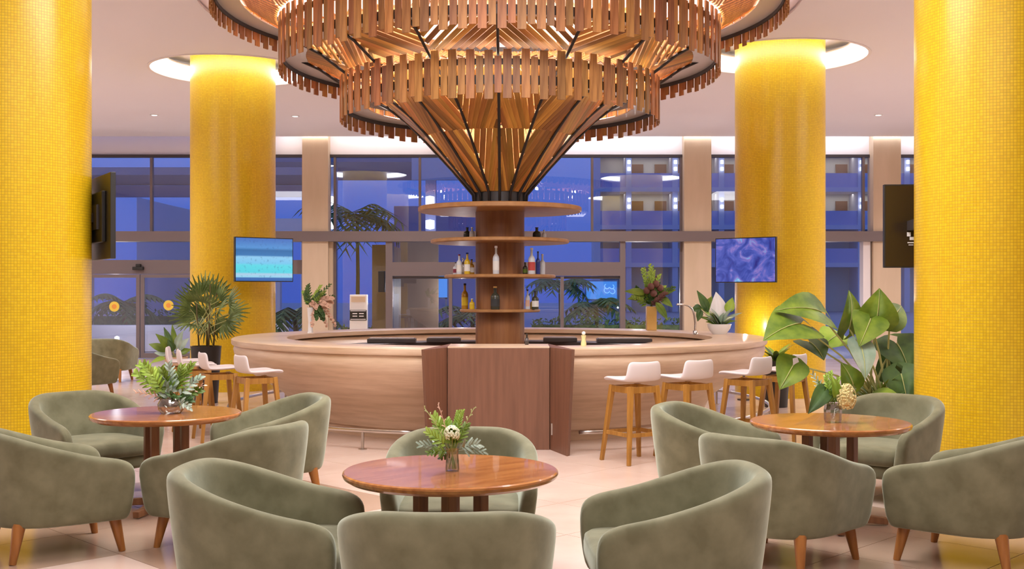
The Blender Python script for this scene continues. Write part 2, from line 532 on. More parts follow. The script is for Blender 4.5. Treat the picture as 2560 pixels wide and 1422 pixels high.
w7 = window(7, 1556, 1705, 605, None, (), ())
window(8, 1772, 2165, 605, None, (1955,), ())
window(9, 2240, 2420, 605, None, (), ())
struct('trim_3', MB().box(wx(826), wx(835), YW - .2, YW + .05, 0, wz(605)), M['pilaster'])
struct('trim_4', MB().box(wx(2150), wx(2168), YW - .25, YW + .05, 0, wz(605)), M['fascia'])
# sliding doors on the left
def leafdoor(name, px0, px1, ptop, stick, post=9):
    d = thing(name, '', '')
    for k in ('label', 'category'): del d[k]
    d['kind'] = 'structure'
    z1 = wz(ptop)
    f = MB()
    obj('door_frame', MB().box(wx(px0), wx(px0 + post), YW - .14, YW - .08, .02, z1), M['frame'], d)
    obj('door_frame', MB().box(wx(px1 - post), wx(px1), YW - .14, YW - .08, .02, z1), M['frame'], d)
    obj('door_frame', MB().box(wx(px0 + post), wx(px1 - post), YW - .14, YW - .08, .02, .14), M['frame'], d)
    obj('door_frame', MB().box(wx(px0 + post), wx(px1 - post), YW - .14, YW - .08, z1 - .08, z1), M['frame'], d)
    obj('pane', MB().box(wx(px0 + post), wx(px1 - post), YW - .115, YW - .105, .14, z1 - .08), M['glass'], d)
    if stick:
        s = obj('door_sticker', MB().lathe([(0, 0), (.125, 0), (.125, .004), (0, .004)], n=24), M['sticker'], d,
                loc=(wx(stick[0]), YW - .118, wz(stick[1])), rot=(pi / 2, 0, 0))
        obj('sticker_dot', MB().lathe([(0, .004), (.06, .004), (.06, .006), (0, .006)], n=18), M['sticker_dot'], s)
    return d
M['sticker'] = mat('yellow_sticker', (.85, .62, .08), .5)
M['sticker_dot'] = mat('orange_sticker', (.85, .33, .06), .5)
leafdoor('door_1', 215, 354, 686, (290, 766))
leafdoor('door_2', 356, 500, 686, (425, 763))
# vestibule in the middle: box of frames standing into the lobby
w10 = thing('window_10', '', '')
for k in ('label', 'category'): del w10[k]
w10['kind'] = 'structure'
for a, b, c, d_ in ((968, 985, 0, wz(605)), (1547, 1560, 0, wz(605)), (1124, 1132, 0, wz(692)), (1400, 1408, 0, wz(692))):
    obj('window_frame', MB().box(wx(a), wx(b), YW - .35, YW - .1, c, d_), M['frame'], w10)
obj('window_frame', MB().box(wx(985), wx(1547), YW - .35, YW - .1, wz(690), wz(656)), M['frame'], w10)
obj('window_frame', MB().box(wx(985), wx(1547), YW - .30, YW - .12, wz(697), wz(691)), M['frame_dark'], w10)
for a, b, y0, y1 in ((985, 1547, 605, 656), (985, 1124, 697, None), (1132, 1400, 697, None), (1408, 1547, 697, None)):
    obj('pane', MB().box(wx(a), wx(b), YW - .22, YW - .21, 0 if y1 is None else wz(y1), wz(y0)), M['glass'], w10)
# small black sensor over the doors and box by the vestibule
tag(obj('door_sensor', MB().box(wx(338), wx(364), YW - .22, YW - .10, wz(675), wz(667)).box(wx(345), wx(357), YW - .18, YW - .10, wz(667), wz(660)), M['black'], bevel=.01),
    'small black motion sensor above the sliding doors', 'sensor')
tag(obj('wall_speaker', MB().box(wx(949), wx(965), YW - .3, YW - .12, wz(730), wz(678)), M['black'], bevel=.01),
    'slim black box fixed beside the entrance vestibule frame', 'speaker')

# mosaic columns
def mosaic_column(c, label, ztop=ZC + .32):
    n = 96
    me = bpy.data.meshes.new('mosaic_column')
    vs = []; fs = []
    for z in (0, ztop):
        for i in range(n):
            a = 2 * pi * i / n
            vs.append((RC * cos(a), RC * sin(a), z))
    for i in range(n):
        j = (i + 1) % n
        fs.append((i, j, n + j, n + i))
    me.from_pydata(vs, [], fs)
    uv = me.uv_layers.new(name='uv')
    C_ = 2 * pi * RC; NT = round(C_ / .026); per = NT * .026
    for i, p in enumerate(me.polygons):
        for li, (uu, vv) in zip(p.loop_indices, ((i, 0), (i + 1, 0), (i + 1, ztop), (i, ztop))):
            uv.data[li].uv = (uu / n * per, vv)
    o = obj('mosaic_column', me, M['mosaic'], smooth=True, loc=(c[0], c[1], 0))
    return tag(o, label, 'column', 'yellow mosaic columns')
mosaic_column(NC[0], 'thick yellow mosaic column, nearest on the left, with a dark television edge behind it')
mosaic_column(NC[1], 'thick yellow mosaic column nearest on the right, beside the large-leaved plant')
mosaic_column(FC[0], 'yellow mosaic column behind the potted palm and the beach screen')
mosaic_column(FC[1], 'yellow mosaic column behind the concert screen at the right end of the bar')

# small uplight washing the column behind the right end of the bar
t = thing('column_uplight', 'small uplight on a post before the column at the right end of the bar', 'lamp', (3.52, 17.0, 0))
obj('post', MB().tube([(0, 0, 0), (0, 0, .9)], .02, 8).lathe([(0, 0), (.1, 0), (.1, .02), (0, .02)], n=20), M['frame_dark'], t)
obj('lamp_head', MB().lathe([(0, .88), (.05, .9), (.06, .98), (0, .97)], n=16), M['white'], t, smooth=True)
l = bpy.data.lights.new('column_uplight', 'POINT'); l.energy = 14; l.color = (1, .95, .8); l.shadow_soft_size = .02
o = bpy.data.objects.new('column_uplight', l); o.location = (3.55, 17.0, 1.1); COL.objects.link(o)
# downlights
for px, py, lab in ((386, 287, 'left of the palm column'), (738, 290, 'between the palm column and the lowest slat ring'), (2196, 287, 'at the right, beyond the concert screen column')):
    D = (ZC - EYE) * F / (HZ - py)
    p = W(px, py, D)
    d = thing('downlight', 'tiny recessed round downlight in the ceiling ' + lab, 'ceiling light', (p.x, D, ZC), group='recessed downlights')
    obj('trim_ring', MB().lathe([(.06, 0), (.09, 0), (.09, -.012), (.06, -.012)], n=24, closed=True), M['white'], d)
    obj('lens', MB().lathe([(0, -.006), (.06, -.006), (.06, -.002)], n=24), M['downlight'], d)

# ================================================================== OUTSIDE
struct('ground_outside', MB().box(-60, 60, YW + .1, 160, -.3, -.02), M['paving'])
# far hotel wing with balconies (about 90 m away)
D2 = 90.0; S2 = D2 / F
def hotel_wing():
    t = thing('hotel_wing', 'far hotel wing with rows of lit balconies and wooden doors outside the windows', 'building')
    x0, x1 = (1500 - 1280) * S2, (2480 - 1280) * S2
    tops = [EYE + (HZ - y) * S2 for y in (339, 433, 527, 621)]
    obj('back_wall', MB().box(x0, x1, D2 + 2.2, D2 + 2.8, 0, tops[0] + 4), M['out_cream'], t)
    for k, z in enumerate(tops):
        obj('balcony_parapet', MB().box(x0, x1, D2 - .1, D2 + .1, z - 1.15, z), M['out_lilac'], t)
        obj('floor_slab', MB().box(x0, x1, D2 - .3, D2 + 2.2, z - 1.5, z - 1.15), M['out_white'], t)
    obj('end_wall', MB().box(x0 - .5, x0, D2 - .3, D2 + 2.6, 0, tops[0] + 4), M['out_white'], t)
    bay = 3.72
    px0 = (1687 - 1280) * S2 - bay
    dm = MB().box(-.48, .48, 0, .12, 0, 2.1).mesh('balcony_door')
    dm.materials.append(M['out_door'])
    k = 0
    while px0 + k * bay < x1:
        xx = px0 + k * bay
        obj('pier', MB().box(xx - .22, xx + .22, D2 - .2, D2 + 2.2, 0, tops[0] + 3), M['out_white'], t)
        for z in tops[:3]:
            lm = MB()
            ln = obj('wall_lantern', MB().lathe([(0, 0), (.13, .02), (.13, .3), (0, .32)], n=10), M['lamp'], t, loc=(xx, D2 - .4, z + .15))
            obj('lantern_globe', MB().lathe([(0, 0), (.12, .02), (.12, .3), (0, .32)], n=10), M['lamp'], ln, loc=(0, 0, .55))
            for dx in (.95, 2.85):
                obj('balcony_door', dm, None, t, loc=(xx + dx, D2 + 2.05, z - 1.15))
        k += 1
    return t
hotel_wing()
for z in (433, 527, 339):
    area('balcony_light', ((1990 - 1280) * S2, D2 + 1.2, EYE + (HZ - z) * S2 + 1.45), 30, .4, 170, (1, .95, .8))
# nearer low wing behind the entrance, with lanterns
D3 = 60.0; S3 = D3 / F
def ex(px): return (px - 1280) * S3
def ez(py): return EYE + (HZ - py) * S3
t = thing('entrance_canopy', 'pale flat entrance canopy with a dark edge and white lamps behind the bar column', 'canopy')
obj('roof_slab', MB().box(ex(640), ex(1175), D3 - 6, D3 + 3, ez(437), ez(418)), M['out_grey'], t)
obj('fascia_board', MB().box(ex(1055), ex(1170), D3 - 6.2, D3 - 6, ez(478), ez(418)), M['out_white'], t)
obj('side_wall', MB().box(ex(975), ex(1230), D3 + 2, D3 + 3, 0, ez(508)), M['out_lilac'], t)
for px in (858, 1090):
    l = obj('lamp_column', MB().box(ex(px - 12), ex(px + 12), D3 - 4, D3 - 3.5, 0, ez(437)), M['out_lilac'], t)
    for py in (585, 530, 440, 745):
        obj('lamp', MB().lathe([(0, 0), (.22, .05), (.22, .45), (0, .5)], n=12), M['lamp'], l, loc=(ex(px), D3 - 4.4, ez(py)))
# sculptural curved white wall at the left
t = MB()
pts = []
for i in range(25):
    a = i / 24
    pts.append((335 + 330 * a, 470 + 48 * sin(a * pi * .5) + 10 * a))
vs = []
for px, py in pts:
    x = (px - 1280) * 48 / F
    vs += [(x, 48 + .4 * sin(px / 40), 0), (x, 48 + .4 * sin(px / 40), EYE + (HZ - py - 20) * 48 / F), (x, 48.6 + .4 * sin(px / 40), EYE + (HZ - py - 20) * 48 / F), (x, 48.6 + .4 * sin(px / 40), 0)]
fs = []
for i in range(24):
    for k in range(4):
        fs.append((i * 4 + k, i * 4 + (k + 1) % 4, i * 4 + 4 + (k + 1) % 4, i * 4 + 4 + k))
fs += [(0, 1, 2, 3), (96, 97, 98, 99)]
t.add(vs, fs)
tag(obj('curved_wall', t, M['out_white'], smooth=True, edge=40), 'tall pale wall with a curved sweeping top outside the left windows', 'wall')
t = thing('covered_walkway', 'long covered walkway with a flat dark roof beyond the left windows', 'canopy')
obj('roof_slab', MB().box(-30, (760 - 1280) * 40 / F, 40, 44, EYE + (HZ - 437) * 40 / F, EYE + (HZ - 418) * 40 / F), M['out_grey'], t)
obj('soffit_board', MB().box(-30, (760 - 1280) * 40 / F, 43.6, 44, EYE + (HZ - 470) * 40 / F, EYE + (HZ - 440) * 40 / F), M['out_lilac'], t)
for px in (170, 560, 740):
    obj('post', MB().box((px - 1280) * 40 / F - .12, (px - 1280) * 40 / F + .12, 41.8, 42.2, 0, EYE + (HZ - 437) * 40 / F), M['out_grey'], t)
tag(obj('white_parapet', MB().box((690 - 1280) * 36 / F, (763 - 1280) * 36 / F, 36, 36.3, EYE + (HZ - 580) * 36 / F, EYE + (HZ - 546) * 36 / F)
        .box((690 - 1280) * 36 / F, (700 - 1280) * 36 / F, 36, 36.3, -.02, EYE + (HZ - 580) * 36 / F)
        .box((752 - 1280) * 36 / F, (763 - 1280) * 36 / F, 36, 36.3, -.02, EYE + (HZ - 580) * 36 / F), M['out_white']),
    'white gate-shaped parapet outside beside the palm column', 'parapet')
# low curved planter wall by the sliding doors with spot lamps
t = thing('planter_wall', 'low curving white planter wall outside the sliding doors', 'planter')
o = obj('low_wall', MB().lathe([(6.0, 0), (6.0, .72), (6.4, .72), (6.4, 0)], n=40, a0=pi * 1.15, a1=pi * 1.75, closed=True, caps=True), M['out_white'], t, smooth=True, edge=30, loc=(-11.0, 37.0, 0))
for px in (255, 345):
    obj('wall_spot', MB().ball((0, 0, 0), .07), M['lamp'], t, loc=((px - 1280) * 30.6 / F, 30.7, .45))
def hedge(x0, x1, y, h, label, dens=260, w=.8):
    mb = MB(); rnd = random.Random(int(x0 * 10) + 99)
    for _ in range(int(dens * (x1 - x0))):
        p = Vector((rnd.uniform(x0, x1), y + rnd.uniform(0, w), rnd.uniform(.05, h) ** 1.0))
        d = Vector((rnd.gauss(0, 1), rnd.gauss(0, 1), rnd.gauss(.6, .8))).normalized() * rnd.uniform(.08, .2)
        s_ = d.cross(Vector((rnd.gauss(0, 1), rnd.gauss(0, 1), rnd.gauss(0, 1)))).normalized() * .035
        mb.add([p, p + d * .5 + s_, p + d, p + d * .5 - s_], [(0, 1, 2, 3)])
    mb.box(x0, x1, y + .15, y + w - .1, 0, h * .8)
    o = obj('hedge', mb, M['leaf_out'])
    return tag(o, label, 'hedge')
def x30(px, D): return (px - 1280) * D / F
hedge(x30(830, 31), x30(975, 31), 31, .62, 'low clipped hedge outside between the kiosk and the vestibule')
hedge(x30(1330, 32), x30(1710, 32), 32, .85, 'low clipped hedge outside behind the gold vase bouquet')
hedge(x30(230, 38), x30(490, 38), 38, 1.0, 'dark hedge above the curved planter wall outside', 160)
def palm(px, D, h, label, n=11, L=1.3, seed=1):
    t = thing('garden_palm', label, 'palm', (x30(px, D), D, -.02))
    rnd = random.Random(seed)
    obj('trunk', MB().tube([(0, 0, 0), (.03, 0, h * .5), (0, 0, h)], .09, 8, .06), M['cane'], t, smooth=True)
    for k in range(n):
        a = 2 * pi * k / n + rnd.uniform(-.2, .2); up = rnd.uniform(.15, .9)
        mb = MB(); prev = Vector((0, 0, h)); pts = []
        for i in range(9):
            s_ = i / 8
            r_ = L * s_; z = h + L * (up * s_ - .75 * s_ * s_)
            pts.append(Vector((cos(a) * r_, sin(a) * r_, z)))
        side = Vector((-sin(a), cos(a), 0))
        for i in range(1, 9):
            for sg in (-1, 1):
                w = .42 * L * sin(pi * min(1, (i + 1) / 10)) + .05
                p = pts[i]; q = p + side * sg * w + (pts[i] - pts[i - 1]) * 1.2 - Vector((0, 0, w * .5))
                tt = (pts[i] - pts[i - 1]).normalized() * .09
                mb.add([p - tt, p + tt, q], [(0, 1, 2)])
        mb.tube(pts, .015, 4)
        obj('frond', mb, M['leaf_out'], t)
    return t
palm(310, 34, 1.3, 'short palm outside behind the sliding door with the left yellow sticker', seed=2, L=1.1)
palm(738, 28.9, 1.0, 'bushy palm outside in the gap between the palm column and the beige pilaster', seed=3, L=1.2)
palm(1180, 38, .8, 'spreading palm outside behind the amber bottle on the lowest shelf', seed=4, L=1.6)
palm(1490, 34, 1.2, 'dark palm outside behind the vestibule, near its right post', seed=5, L=1.1)
palm(1400, 40, 1.9, 'slender palm outside behind the bottles at the right of the lowest shelf', seed=6, L=1.2)
palm(893, 44, 4.6, 'tall dark palm outside above the kiosk', seed=7, L=2.2, n=15)
# low lamp posts added to brighten the hedges and planter wall
for k, (x, y, lab) in enumerate(((-10.3, 29.2, 'outside the sliding doors'), (-6.6, 30.2, 'outside beside the palm column'), (-1.5, 33.6, 'outside behind the bar column'), (3.4, 30.2, 'outside behind the gold vase bouquet'), (8.2, 30.4, 'outside at the far right windows'))):
    t = thing('garden_fill_lamp', 'short added garden fill lamp post ' + lab, 'lamp', (x, y, -.02), group='added garden fill lamps outside')
    obj('post', MB().tube([(0, 0, 0), (0, 0, .40)], .03, 8), M['black'], t)
    obj('lamp_head', MB().lathe([(0, .38), (.06, .40), (.06, .48), (0, .51)], n=14), M['lamp'], t, smooth=True)
    l = bpy.data.lights.new('garden_fill_light', 'POINT'); l.energy = 90; l.color = (1, .93, .85); l.shadow_soft_size = 0  # unseen point fill above the lamp head
    o = bpy.data.objects.new('garden_fill_light', l); o.location = (x, y, 1.5); COL.objects.link(o)
# blue lit panels of the pool bar beyond the garden
M['blue_lit'] = mat('blue_lit_glass', (.02, .1, .3), .3, emit=.9, ecol=(.06, .30, .85))
M['blue_mark'] = mat('pale_blue_mark', (.4, .7, 1), .4, emit=.8, ecol=(.25, .60, .95))
for x0, x1, y0, y1, lab, mk in ((1042, 1118, 688, 742, 'backlit blue glass panel outside, left of the bar column', 0), (1466, 1542, 702, 746, 'backlit blue glass sign with pale curved marks outside, right of the bar column', 1)):
    D = 41.0
    t = thing('lit_panel', lab, 'sign', (x30((x0 + x1) / 2, D), D, -.02))
    w = (x1 - x0) * D / F / 2; z0, z1 = EYE + (HZ - y1) * D / F, EYE + (HZ - y0) * D / F
    obj('panel', MB().box(-w, w, -.03, .03, z0, z1), M['blue_lit'], t)
    obj('frame', MB().box(-w - .05, w + .05, .03, .08, z0 - .05, z1 + .05).box(-w, -w + .08, .03, .09, 0, z0).box(w - .08, w, .03, .09, 0, z0), M['out_grey'], t)
    if mk:
        for cx_, cz_, r_ in ((.22, .72, .07), (.22, .50, .08), (.38, .70, .06), (.40, .44, .07)):
            a0_ = cx_ * 9
            obj('mark', MB().tube([(cx_ * w * 2 - .05 + r_ * 1.3 * cos(a0_ + i * .5), -.04, z0 + cz_ * (z1 - z0) + r_ * 1.3 * sin(a0_ + i * .5)) for i in range(9)], .018, 5), M['blue_mark'], t)
# brown wall stub of the vestibule side
struct('wall_outside', MB().box(wx(925), wx(972), YW + .4, YW + 3, -.02, wz(610)), M['brown_wall'])
struct('wall_outside', MB().box(x30(1000, 34), x30(1095, 34), 34, 34.3, -.02, EYE + (HZ - 605) * 34 / F), M['brown_wall'])

# kiosk inside the lobby by the windows
t = thing('information_kiosk', 'white upright kiosk with a dark display band, by the windows behind the bar', 'kiosk', (x30(897, 24), 24, 0))
obj('body', MB().box(-.185, .185, -.08, .08, 0, 1.58), M['white'], t, bevel=.01)
obj('header_panel', MB().box(-.15, .15, -.095, -.078, 1.42, 1.54), M['pilaster'], t)
dp = obj('display', MB().box(-.18, .18, -.1, -.078, 1.03, 1.25), M['black'], t)
obj('line', MB().box(-.165, .165, -.106, -.099, 1.225, 1.24).box(-.165, .165, -.106, -.099, 1.045, 1.06)
    .box(-.12, -.02, -.106, -.099, 1.165, 1.185).box(.02, .12, -.106, -.099, 1.165, 1.185).box(-.12, -.02, -.106, -.099, 1.11, 1.13).box(.02, .12, -.106, -.099, 1.11, 1.13), M['white'], dp)

# ================================================================== BAR
t = thing('bar_counter', 'large round travertine bar counter with a flared curved front', 'bar', (BX, BY, 0))
G = R(11.6)
a0, a1 = -pi / 2 + G, 3 * pi / 2 - G
obj('countertop', MB().lathe([(2.78, 1.0), (2.78, 1.055), (2.80, 1.06), (3.45, 1.06), (3.47, 1.05), (3.47, 1.0), (3.46, .985), (3.43, .98), (2.85, .98)], n=120, a0=a0, a1=a1, closed=True, caps=True),
    M['travertine'], t, smooth=True, edge=35)
prof = [(3.43, .979), (3.445, .93), (3.43, .86), (3.385, .775), (3.29, .675), (3.14, .575), (2.97, .475), (2.83, .38), (2.74, .28), (2.69, .18), (2.68, .12),
        (2.64, .115), (2.64, 0), (2.5, 0), (2.5, .9), (2.85, .979)]
obj('front', MB().lathe(prof, n=120, a0=a0, a1=a1, closed=True, caps=True), M['travertine'], t, smooth=True, edge=35)
obj('work_surface', MB().lathe([(1.95, .86), (1.95, .90), (2.5, .90), (2.5, .86)], n=96, a0=a0, a1=a1, closed=True, caps=True), M['dark'], t, smooth=True, edge=35)
obj('back_cabinets', MB().lathe([(2.05, 0), (2.05, .86), (2.45, .86), (2.45, 0)], n=96, a0=a0, a1=a1, closed=True, caps=True), M['panel_wood'], t, smooth=True, edge=35)
# foot rail
t = thing('foot_rail', 'polished metal foot rail running round the base of the bar', 'rail', (BX, BY, 0))
ar = [a0 + R(2.5) + (a1 - a0 - R(5)) * i / 140 for i in range(141)]
obj('rail_tube', MB().tube([(3.50 * cos(a), 3.50 * sin(a), .20) for a in ar], .022, 10), M['brush'], t, smooth=True)
for k in range(18):
    a = ar[4] + (ar[-5] - ar[4]) * k / 17
    p = obj('post', MB().tube([(3.50 * cos(a), 3.50 * sin(a), 0), (3.50 * cos(a), 3.50 * sin(a), .19)], .016, 8)
            .lathe([(0, 0), (.045, 0), (.045, .008), (0, .01)], (3.50 * cos(a), 3.50 * sin(a)), 16), M['brush'], t, smooth=True, edge=40)
# wooden front of the bar under the column
t = thing('wooden_bar_front', 'dark wooden cabinet front with two flared side panels in the middle of the bar', 'cabinet', (BX + .02, 0, 0))
yb, yf = 11.66, 11.2
obj('front_panel', MB().box(-.53, .53, yb, yb + .06, 0, 1.06), M['panel_wood'], t, bevel=.004)
for sg in (-1, 1):
    mb = MB()
    o_t, o_b, i_ = sg * .74, sg * .69, sg * .535
    i2 = sg * .52
    vs = [(i_, yb + .02, 0), (o_b, yf, 0), (o_b + sg * .03, yf + .05, 0), (i_, yb + .9, 0),
          (i_, yb + .02, 1.065), (o_t, yf, 1.065), (o_t + sg * .03, yf + .05, 1.065), (i_, yb + .9, 1.065)]
    mb.add(vs, [(0, 1, 2, 3), (4, 5, 6, 7), (0, 1, 5, 4), (1, 2, 6, 5), (2, 3, 7, 6), (3, 0, 4, 7)])
    obj('side_panel', mb, M['panel_wood'], t)
obj('top_panel', MB().box(-.53, .53, yb, yb + .6, 1.061, 1.075), M['travertine'], t)
obj('hinge', MB().box(.545, .56, yb - .05, yb - .03, .16, .28), M['brush'], t)

# column with round shelves
t = thing('shelf_column', 'round dark wood column with four round bottle shelves rising from the bar', 'column', (BX, BY, 0))
obj('trunk', MB().lathe([(.325, 0), (.325, 2.71)], n=48), M['trunk'], t, smooth=True)
for r, z0, z1 in ((1.085, 2.70, 2.765), (.92, 2.285, 2.335), (.74, 1.825, 1.87), (.535, 1.375, 1.415)):
    obj('shelf', MB().lathe([(.32, z0), (r - .015, z0), (r, z0 + .01), (r, z1 - .01), (r - .015, z1), (.32, z1)], n=72), M['shelf'], t, smooth=True, edge=30)
# ================================================================== SLAT CHANDELIER
tree = thing('slat_chandelier', 'huge tree-shaped chandelier of wooden slats with three stacked rings', 'chandelier', (BX, BY, 0))
obj('collar', MB().lathe([(.335, 2.765), (.345, 2.775), (.345, 3.0), (.30, 3.02), (.28, 2.98)], n=40), M['steel'], tree, smooth=True, edge=30)
rnd = random.Random(3)
rings = [(2.10, 3.86, 4.42, 124), (2.88, 4.47, 5.13, 170), (3.73, 5.19, 5.80, 220)]
slab = {}
def slat_mesh(key, w, t_, h):
    if key not in slab:
        mb = MB().box(-w / 2, w / 2, -t_ / 2, t_ / 2, 0, h)
        me = mb.mesh('ring_slat'); me.materials.append(M['slat']); slab[key] = me
    return slab[key]
for k, (r, z0, z1, n) in enumerate(rings):
    hoopn = 'ring_hoop'
    hp = obj(hoopn, MB().lathe([(r - .05, z0 + .17), (r - .03, z0 + .17), (r - .03, z0 + .27), (r - .05, z0 + .27)], n=96, closed=True), M['steel'], tree, smooth=True, edge=30)
    obj(hoopn, MB().lathe([(r - .05, z1 - .17), (r - .03, z1 - .17), (r - .03, z1 - .10), (r - .05, z1 - .10)], n=96, closed=True), M['steel'], tree, smooth=True, edge=30)
    obj('ring_plate', MB().lathe([(r - .34, z0 + .22), (r - .05, z0 + .22), (r - .05, z0 + .235), (r - .34, z0 + .235)], n=96, closed=True), M['plate'], tree, smooth=True, edge=30)
    obj('ring_lamp', MB().lathe([(r - .22, z0 + .25), (r - .15, z0 + .25), (r - .15, z0 + .27), (r - .22, z0 + .27)], n=96, closed=True), M['led_warm'], tree, smooth=True, edge=30)
    rest = MB()
    H = z1 - z0
    for i in range(n):
        a = 2 * pi * i / n
        hi = i % 2
        jitter = rnd.uniform(-.012, .012)
        h = H * (.86 if hi else .94)
        zb = z0 + (.055 if hi else 0) + jitter
        if hi == 0: h = H - .0
        else: h = H - .14
        rr = r - (.022 if hi else 0)
        w = .098 if hi == 0 else .082
        front = -sin(a)            # 1 at the near side
        keep = k == 0 or (k == 1 and front > -.72) or (k == 2 and -.62 < front < -.02 )
        if keep and k == 2 and abs(cos(a)) < .80: keep = False
        if keep:
            obj('ring_slat', slat_mesh((k, hi), w, .02, h), None, hp, loc=(rr * cos(a), rr * sin(a), zb), rot=(0, 0, a + pi / 2 + rnd.uniform(-.05, .05)))
        else:
            Mx = Matrix.Translation((rr * cos(a), rr * sin(a), zb)) @ Matrix.Rotation(a + pi / 2, 4, 'Z')
            rest.box(-w / 2, w / 2, -.01, .01, 0, h, Mx)
    if rest.v:
        o = obj('ring_slat', rest, M['slat'], hp); o['kind'] = 'stuff'
# fans between dark ribs
NR = 16
ZONES = [((.35, 2.96), (1.0, 3.68), 5, .8), ((1.0, 3.68), (1.5, 4.13), 7, .45), ((1.5, 4.13), (2.0, 4.37), 8, .4), ((2.02, 4.45), (2.80, 4.82), 8, .85), ((2.92, 5.15), (3.62, 5.60), 12, .5)]
prof_pts = [(.345, 2.80), (.36, 2.96), (.64, 3.29), (1.00, 3.68), (1.25, 3.93), (1.5, 4.12), (2.0, 4.36), (2.4, 4.63), (2.80, 4.81)]
for i in range(NR):
    a = -pi / 2 + 2 * pi * i / NR
    obj('rib', MB().tube([(r * cos(a), r * sin(a), z - .03) for r, z in prof_pts], .019, 6), M['steel'], tree, smooth=True)
frest = MB(); nfan = 0
cand = []
for q, ((r0, z0), (r1, z1), n0, m) in enumerate(ZONES):
    for i in range(NR):
        d = 1 if i % 2 else -1
        step = 1.0 / n0
        k = 0
        u = -m + step * .5 if d > 0 else step * .5
        umax = 1 if d > 0 else 1 + m
        while u < umax:
            # u(s) = u + d*m*s
            ss = [0.0, 1.0]
            lo, hi = 0.0, 1.0
            uu = lambda s_: u + d * m * s_
            for lim in (0.0, 1.0):
                s_l = (lim - u) / (d * m)
                if 0 < s_l < 1:
                    if (uu(0) < 0 and lim == 0 and d > 0) or (uu(0) > 1 and lim == 1 and d < 0): lo = s_l
                    else: hi = min(hi, s_l)
            if hi - lo > .18 and -1e-6 <= uu((lo + hi) / 2) <= 1 + 1e-6:
                P = []
                for s_ in (lo, hi):
                    a = -pi / 2 + 2 * pi * (i + uu(s_)) / NR
                    r_ = r0 + (r1 - r0) * s_; z_ = z0 + (z1 - z0) * s_
                    if q < 2: z_ += -.05 * sin(pi * s_)*0 
                    P.append(Vector((r_ * cos(a), r_ * sin(a), z_)))
                cand.append((q, P))
            u += step
def fan_prio(c):
    q, P = c
    mid = (P[0] + P[1]) / 2
    return (0 if q < 2 and mid.y < .35 else 1 if q == 3 and mid.y < -.3 else 2 if q < 4 else 3, mid.y)
cand.sort(key=fan_prio)
for q, P in cand:
    w = (.07, .07, .07, .06, .055)[q]
    mid = (P[0] + P[1]) / 2
    rad = Vector((mid.x, mid.y, -1.1 * math.hypot(mid.x, mid.y))).normalized()
    if nfan < 296:
        L_ = (P[1] - P[0]).length
        d_ = (P[1] - P[0]).normalized()
        xx = d_.cross(rad).normalized(); yy = xx.cross(d_)
        # object frame: local y along the slat
        Mx = Matrix((xx, d_, xx.cross(d_))).transposed().to_4x4(); Mx.translation = mid
        key = (q, round(L_, 2))
        if key not in slab:
            me = MB().box(-w / 2, w / 2, -L_ / 2, L_ / 2, -.009, .009).mesh('fan_slat'); me.materials.append(M['fan']); slab[key] = me
        o = obj('fan_slat', slab[key], None, tree)
        o.matrix_local = Mx
        nfan += 1
    else:
        frest.bar(P[0], P[1], w, .018, up=rad)
if frest.v:
    o = obj('fan_slat', frest, M['fan'], tree); o['kind'] = 'stuff'
# warm lamps hidden among the slats
for k in range(8):
    a = 2 * pi * k / 8 + .39
    for r_, z_, e_ in ((1.35, 4.5, 16), (2.5, 5.1, 20)):
        l = bpy.data.lights.new('chandelier_lamp', 'POINT'); l.energy = e_; l.color = (1, .86, .64); l.shadow_soft_size = .08
        o = bpy.data.objects.new('chandelier_lamp', l); o.location = (BX + r_ * cos(a), BY + r_ * sin(a), z_); COL.objects.link(o)

# ================================================================== BAR STOOLS
def stool(label, ang, r, yaw, first=None):
    a = -pi / 2 + ang
    loc = (BX + r * cos(a), BY + r * sin(a), 0)
    if first:
        t = copy_tree(first); t['label'] = label; t.location = loc; t.rotation_euler = (0, 0, yaw); return t
    t = thing('bar_stool', label, 'bar stool', loc, yaw, 'bar stools round the counter')
    # seat shell: front is +y, low back at -y
    prof = [(.225, .765, .20), (.21, .785, .205), (.12, .782, .215), (0, .775, .22), (-.13, .775, .22), (-.185, .79, .218), (-.203, .86, .208), (-.212, .975, .192)]
    mb = MB()
    for y, z, hw in prof:
        for s_ in (-1, -.6, 0, .6, 1):
            lift = .012 * abs(s_) ** 2
            mb.v.append((hw * s_, y + (.03 * s_ * s_ if y < -.15 else 0), z + lift))
    for i in range(len(prof) - 1):
        for j in range(4):
            b = i * 5 + j
            mb.f.append((b, b + 1, b + 6, b + 5))
    o = obj('seat_shell', mb, M['stool_seat'], t, smooth=True)
    so = o.modifiers.new('solid', 'SOLIDIFY'); so.thickness = .034; so.offset = -1
    sb = o.modifiers.new('sub', 'SUBSURF'); sb.levels = 2; sb.render_levels = 2
    top = .74
    for sx_ in (-1, 1):
        for sy_ in (-1, 1):
            obj('leg', MB().bar((.225 * sx_, .225 * sy_, 0), (.15 * sx_, .15 * sy_, top), .034, .034, .05, .05), M['stool_wood'], t, bevel=.004)
    for a_, b_ in (((-1, -1), (1, -1)), ((-1, 1), (1, 1)), ((-1, -1), (-1, 1)), ((1, -1), (1, 1))):
        obj('apron', MB().bar((a_[0] * .155, a_[1] * .155, .705), (b_[0] * .155, b_[1] * .155, .705), .03, .06), M['stool_wood'], t)
        q = .225 - .075 * .28 / .74
        obj('stretcher', MB().bar((a_[0] * q, a_[1] * q, .28), (b_[0] * q, b_[1] * q, .28), .022, .036), M['stool_wood'], t)
    return t
s0 = stool('white-seated wooden bar stool nearest the metal foot rail end, right of the wooden front', R(18.5), 4.24, R(30))
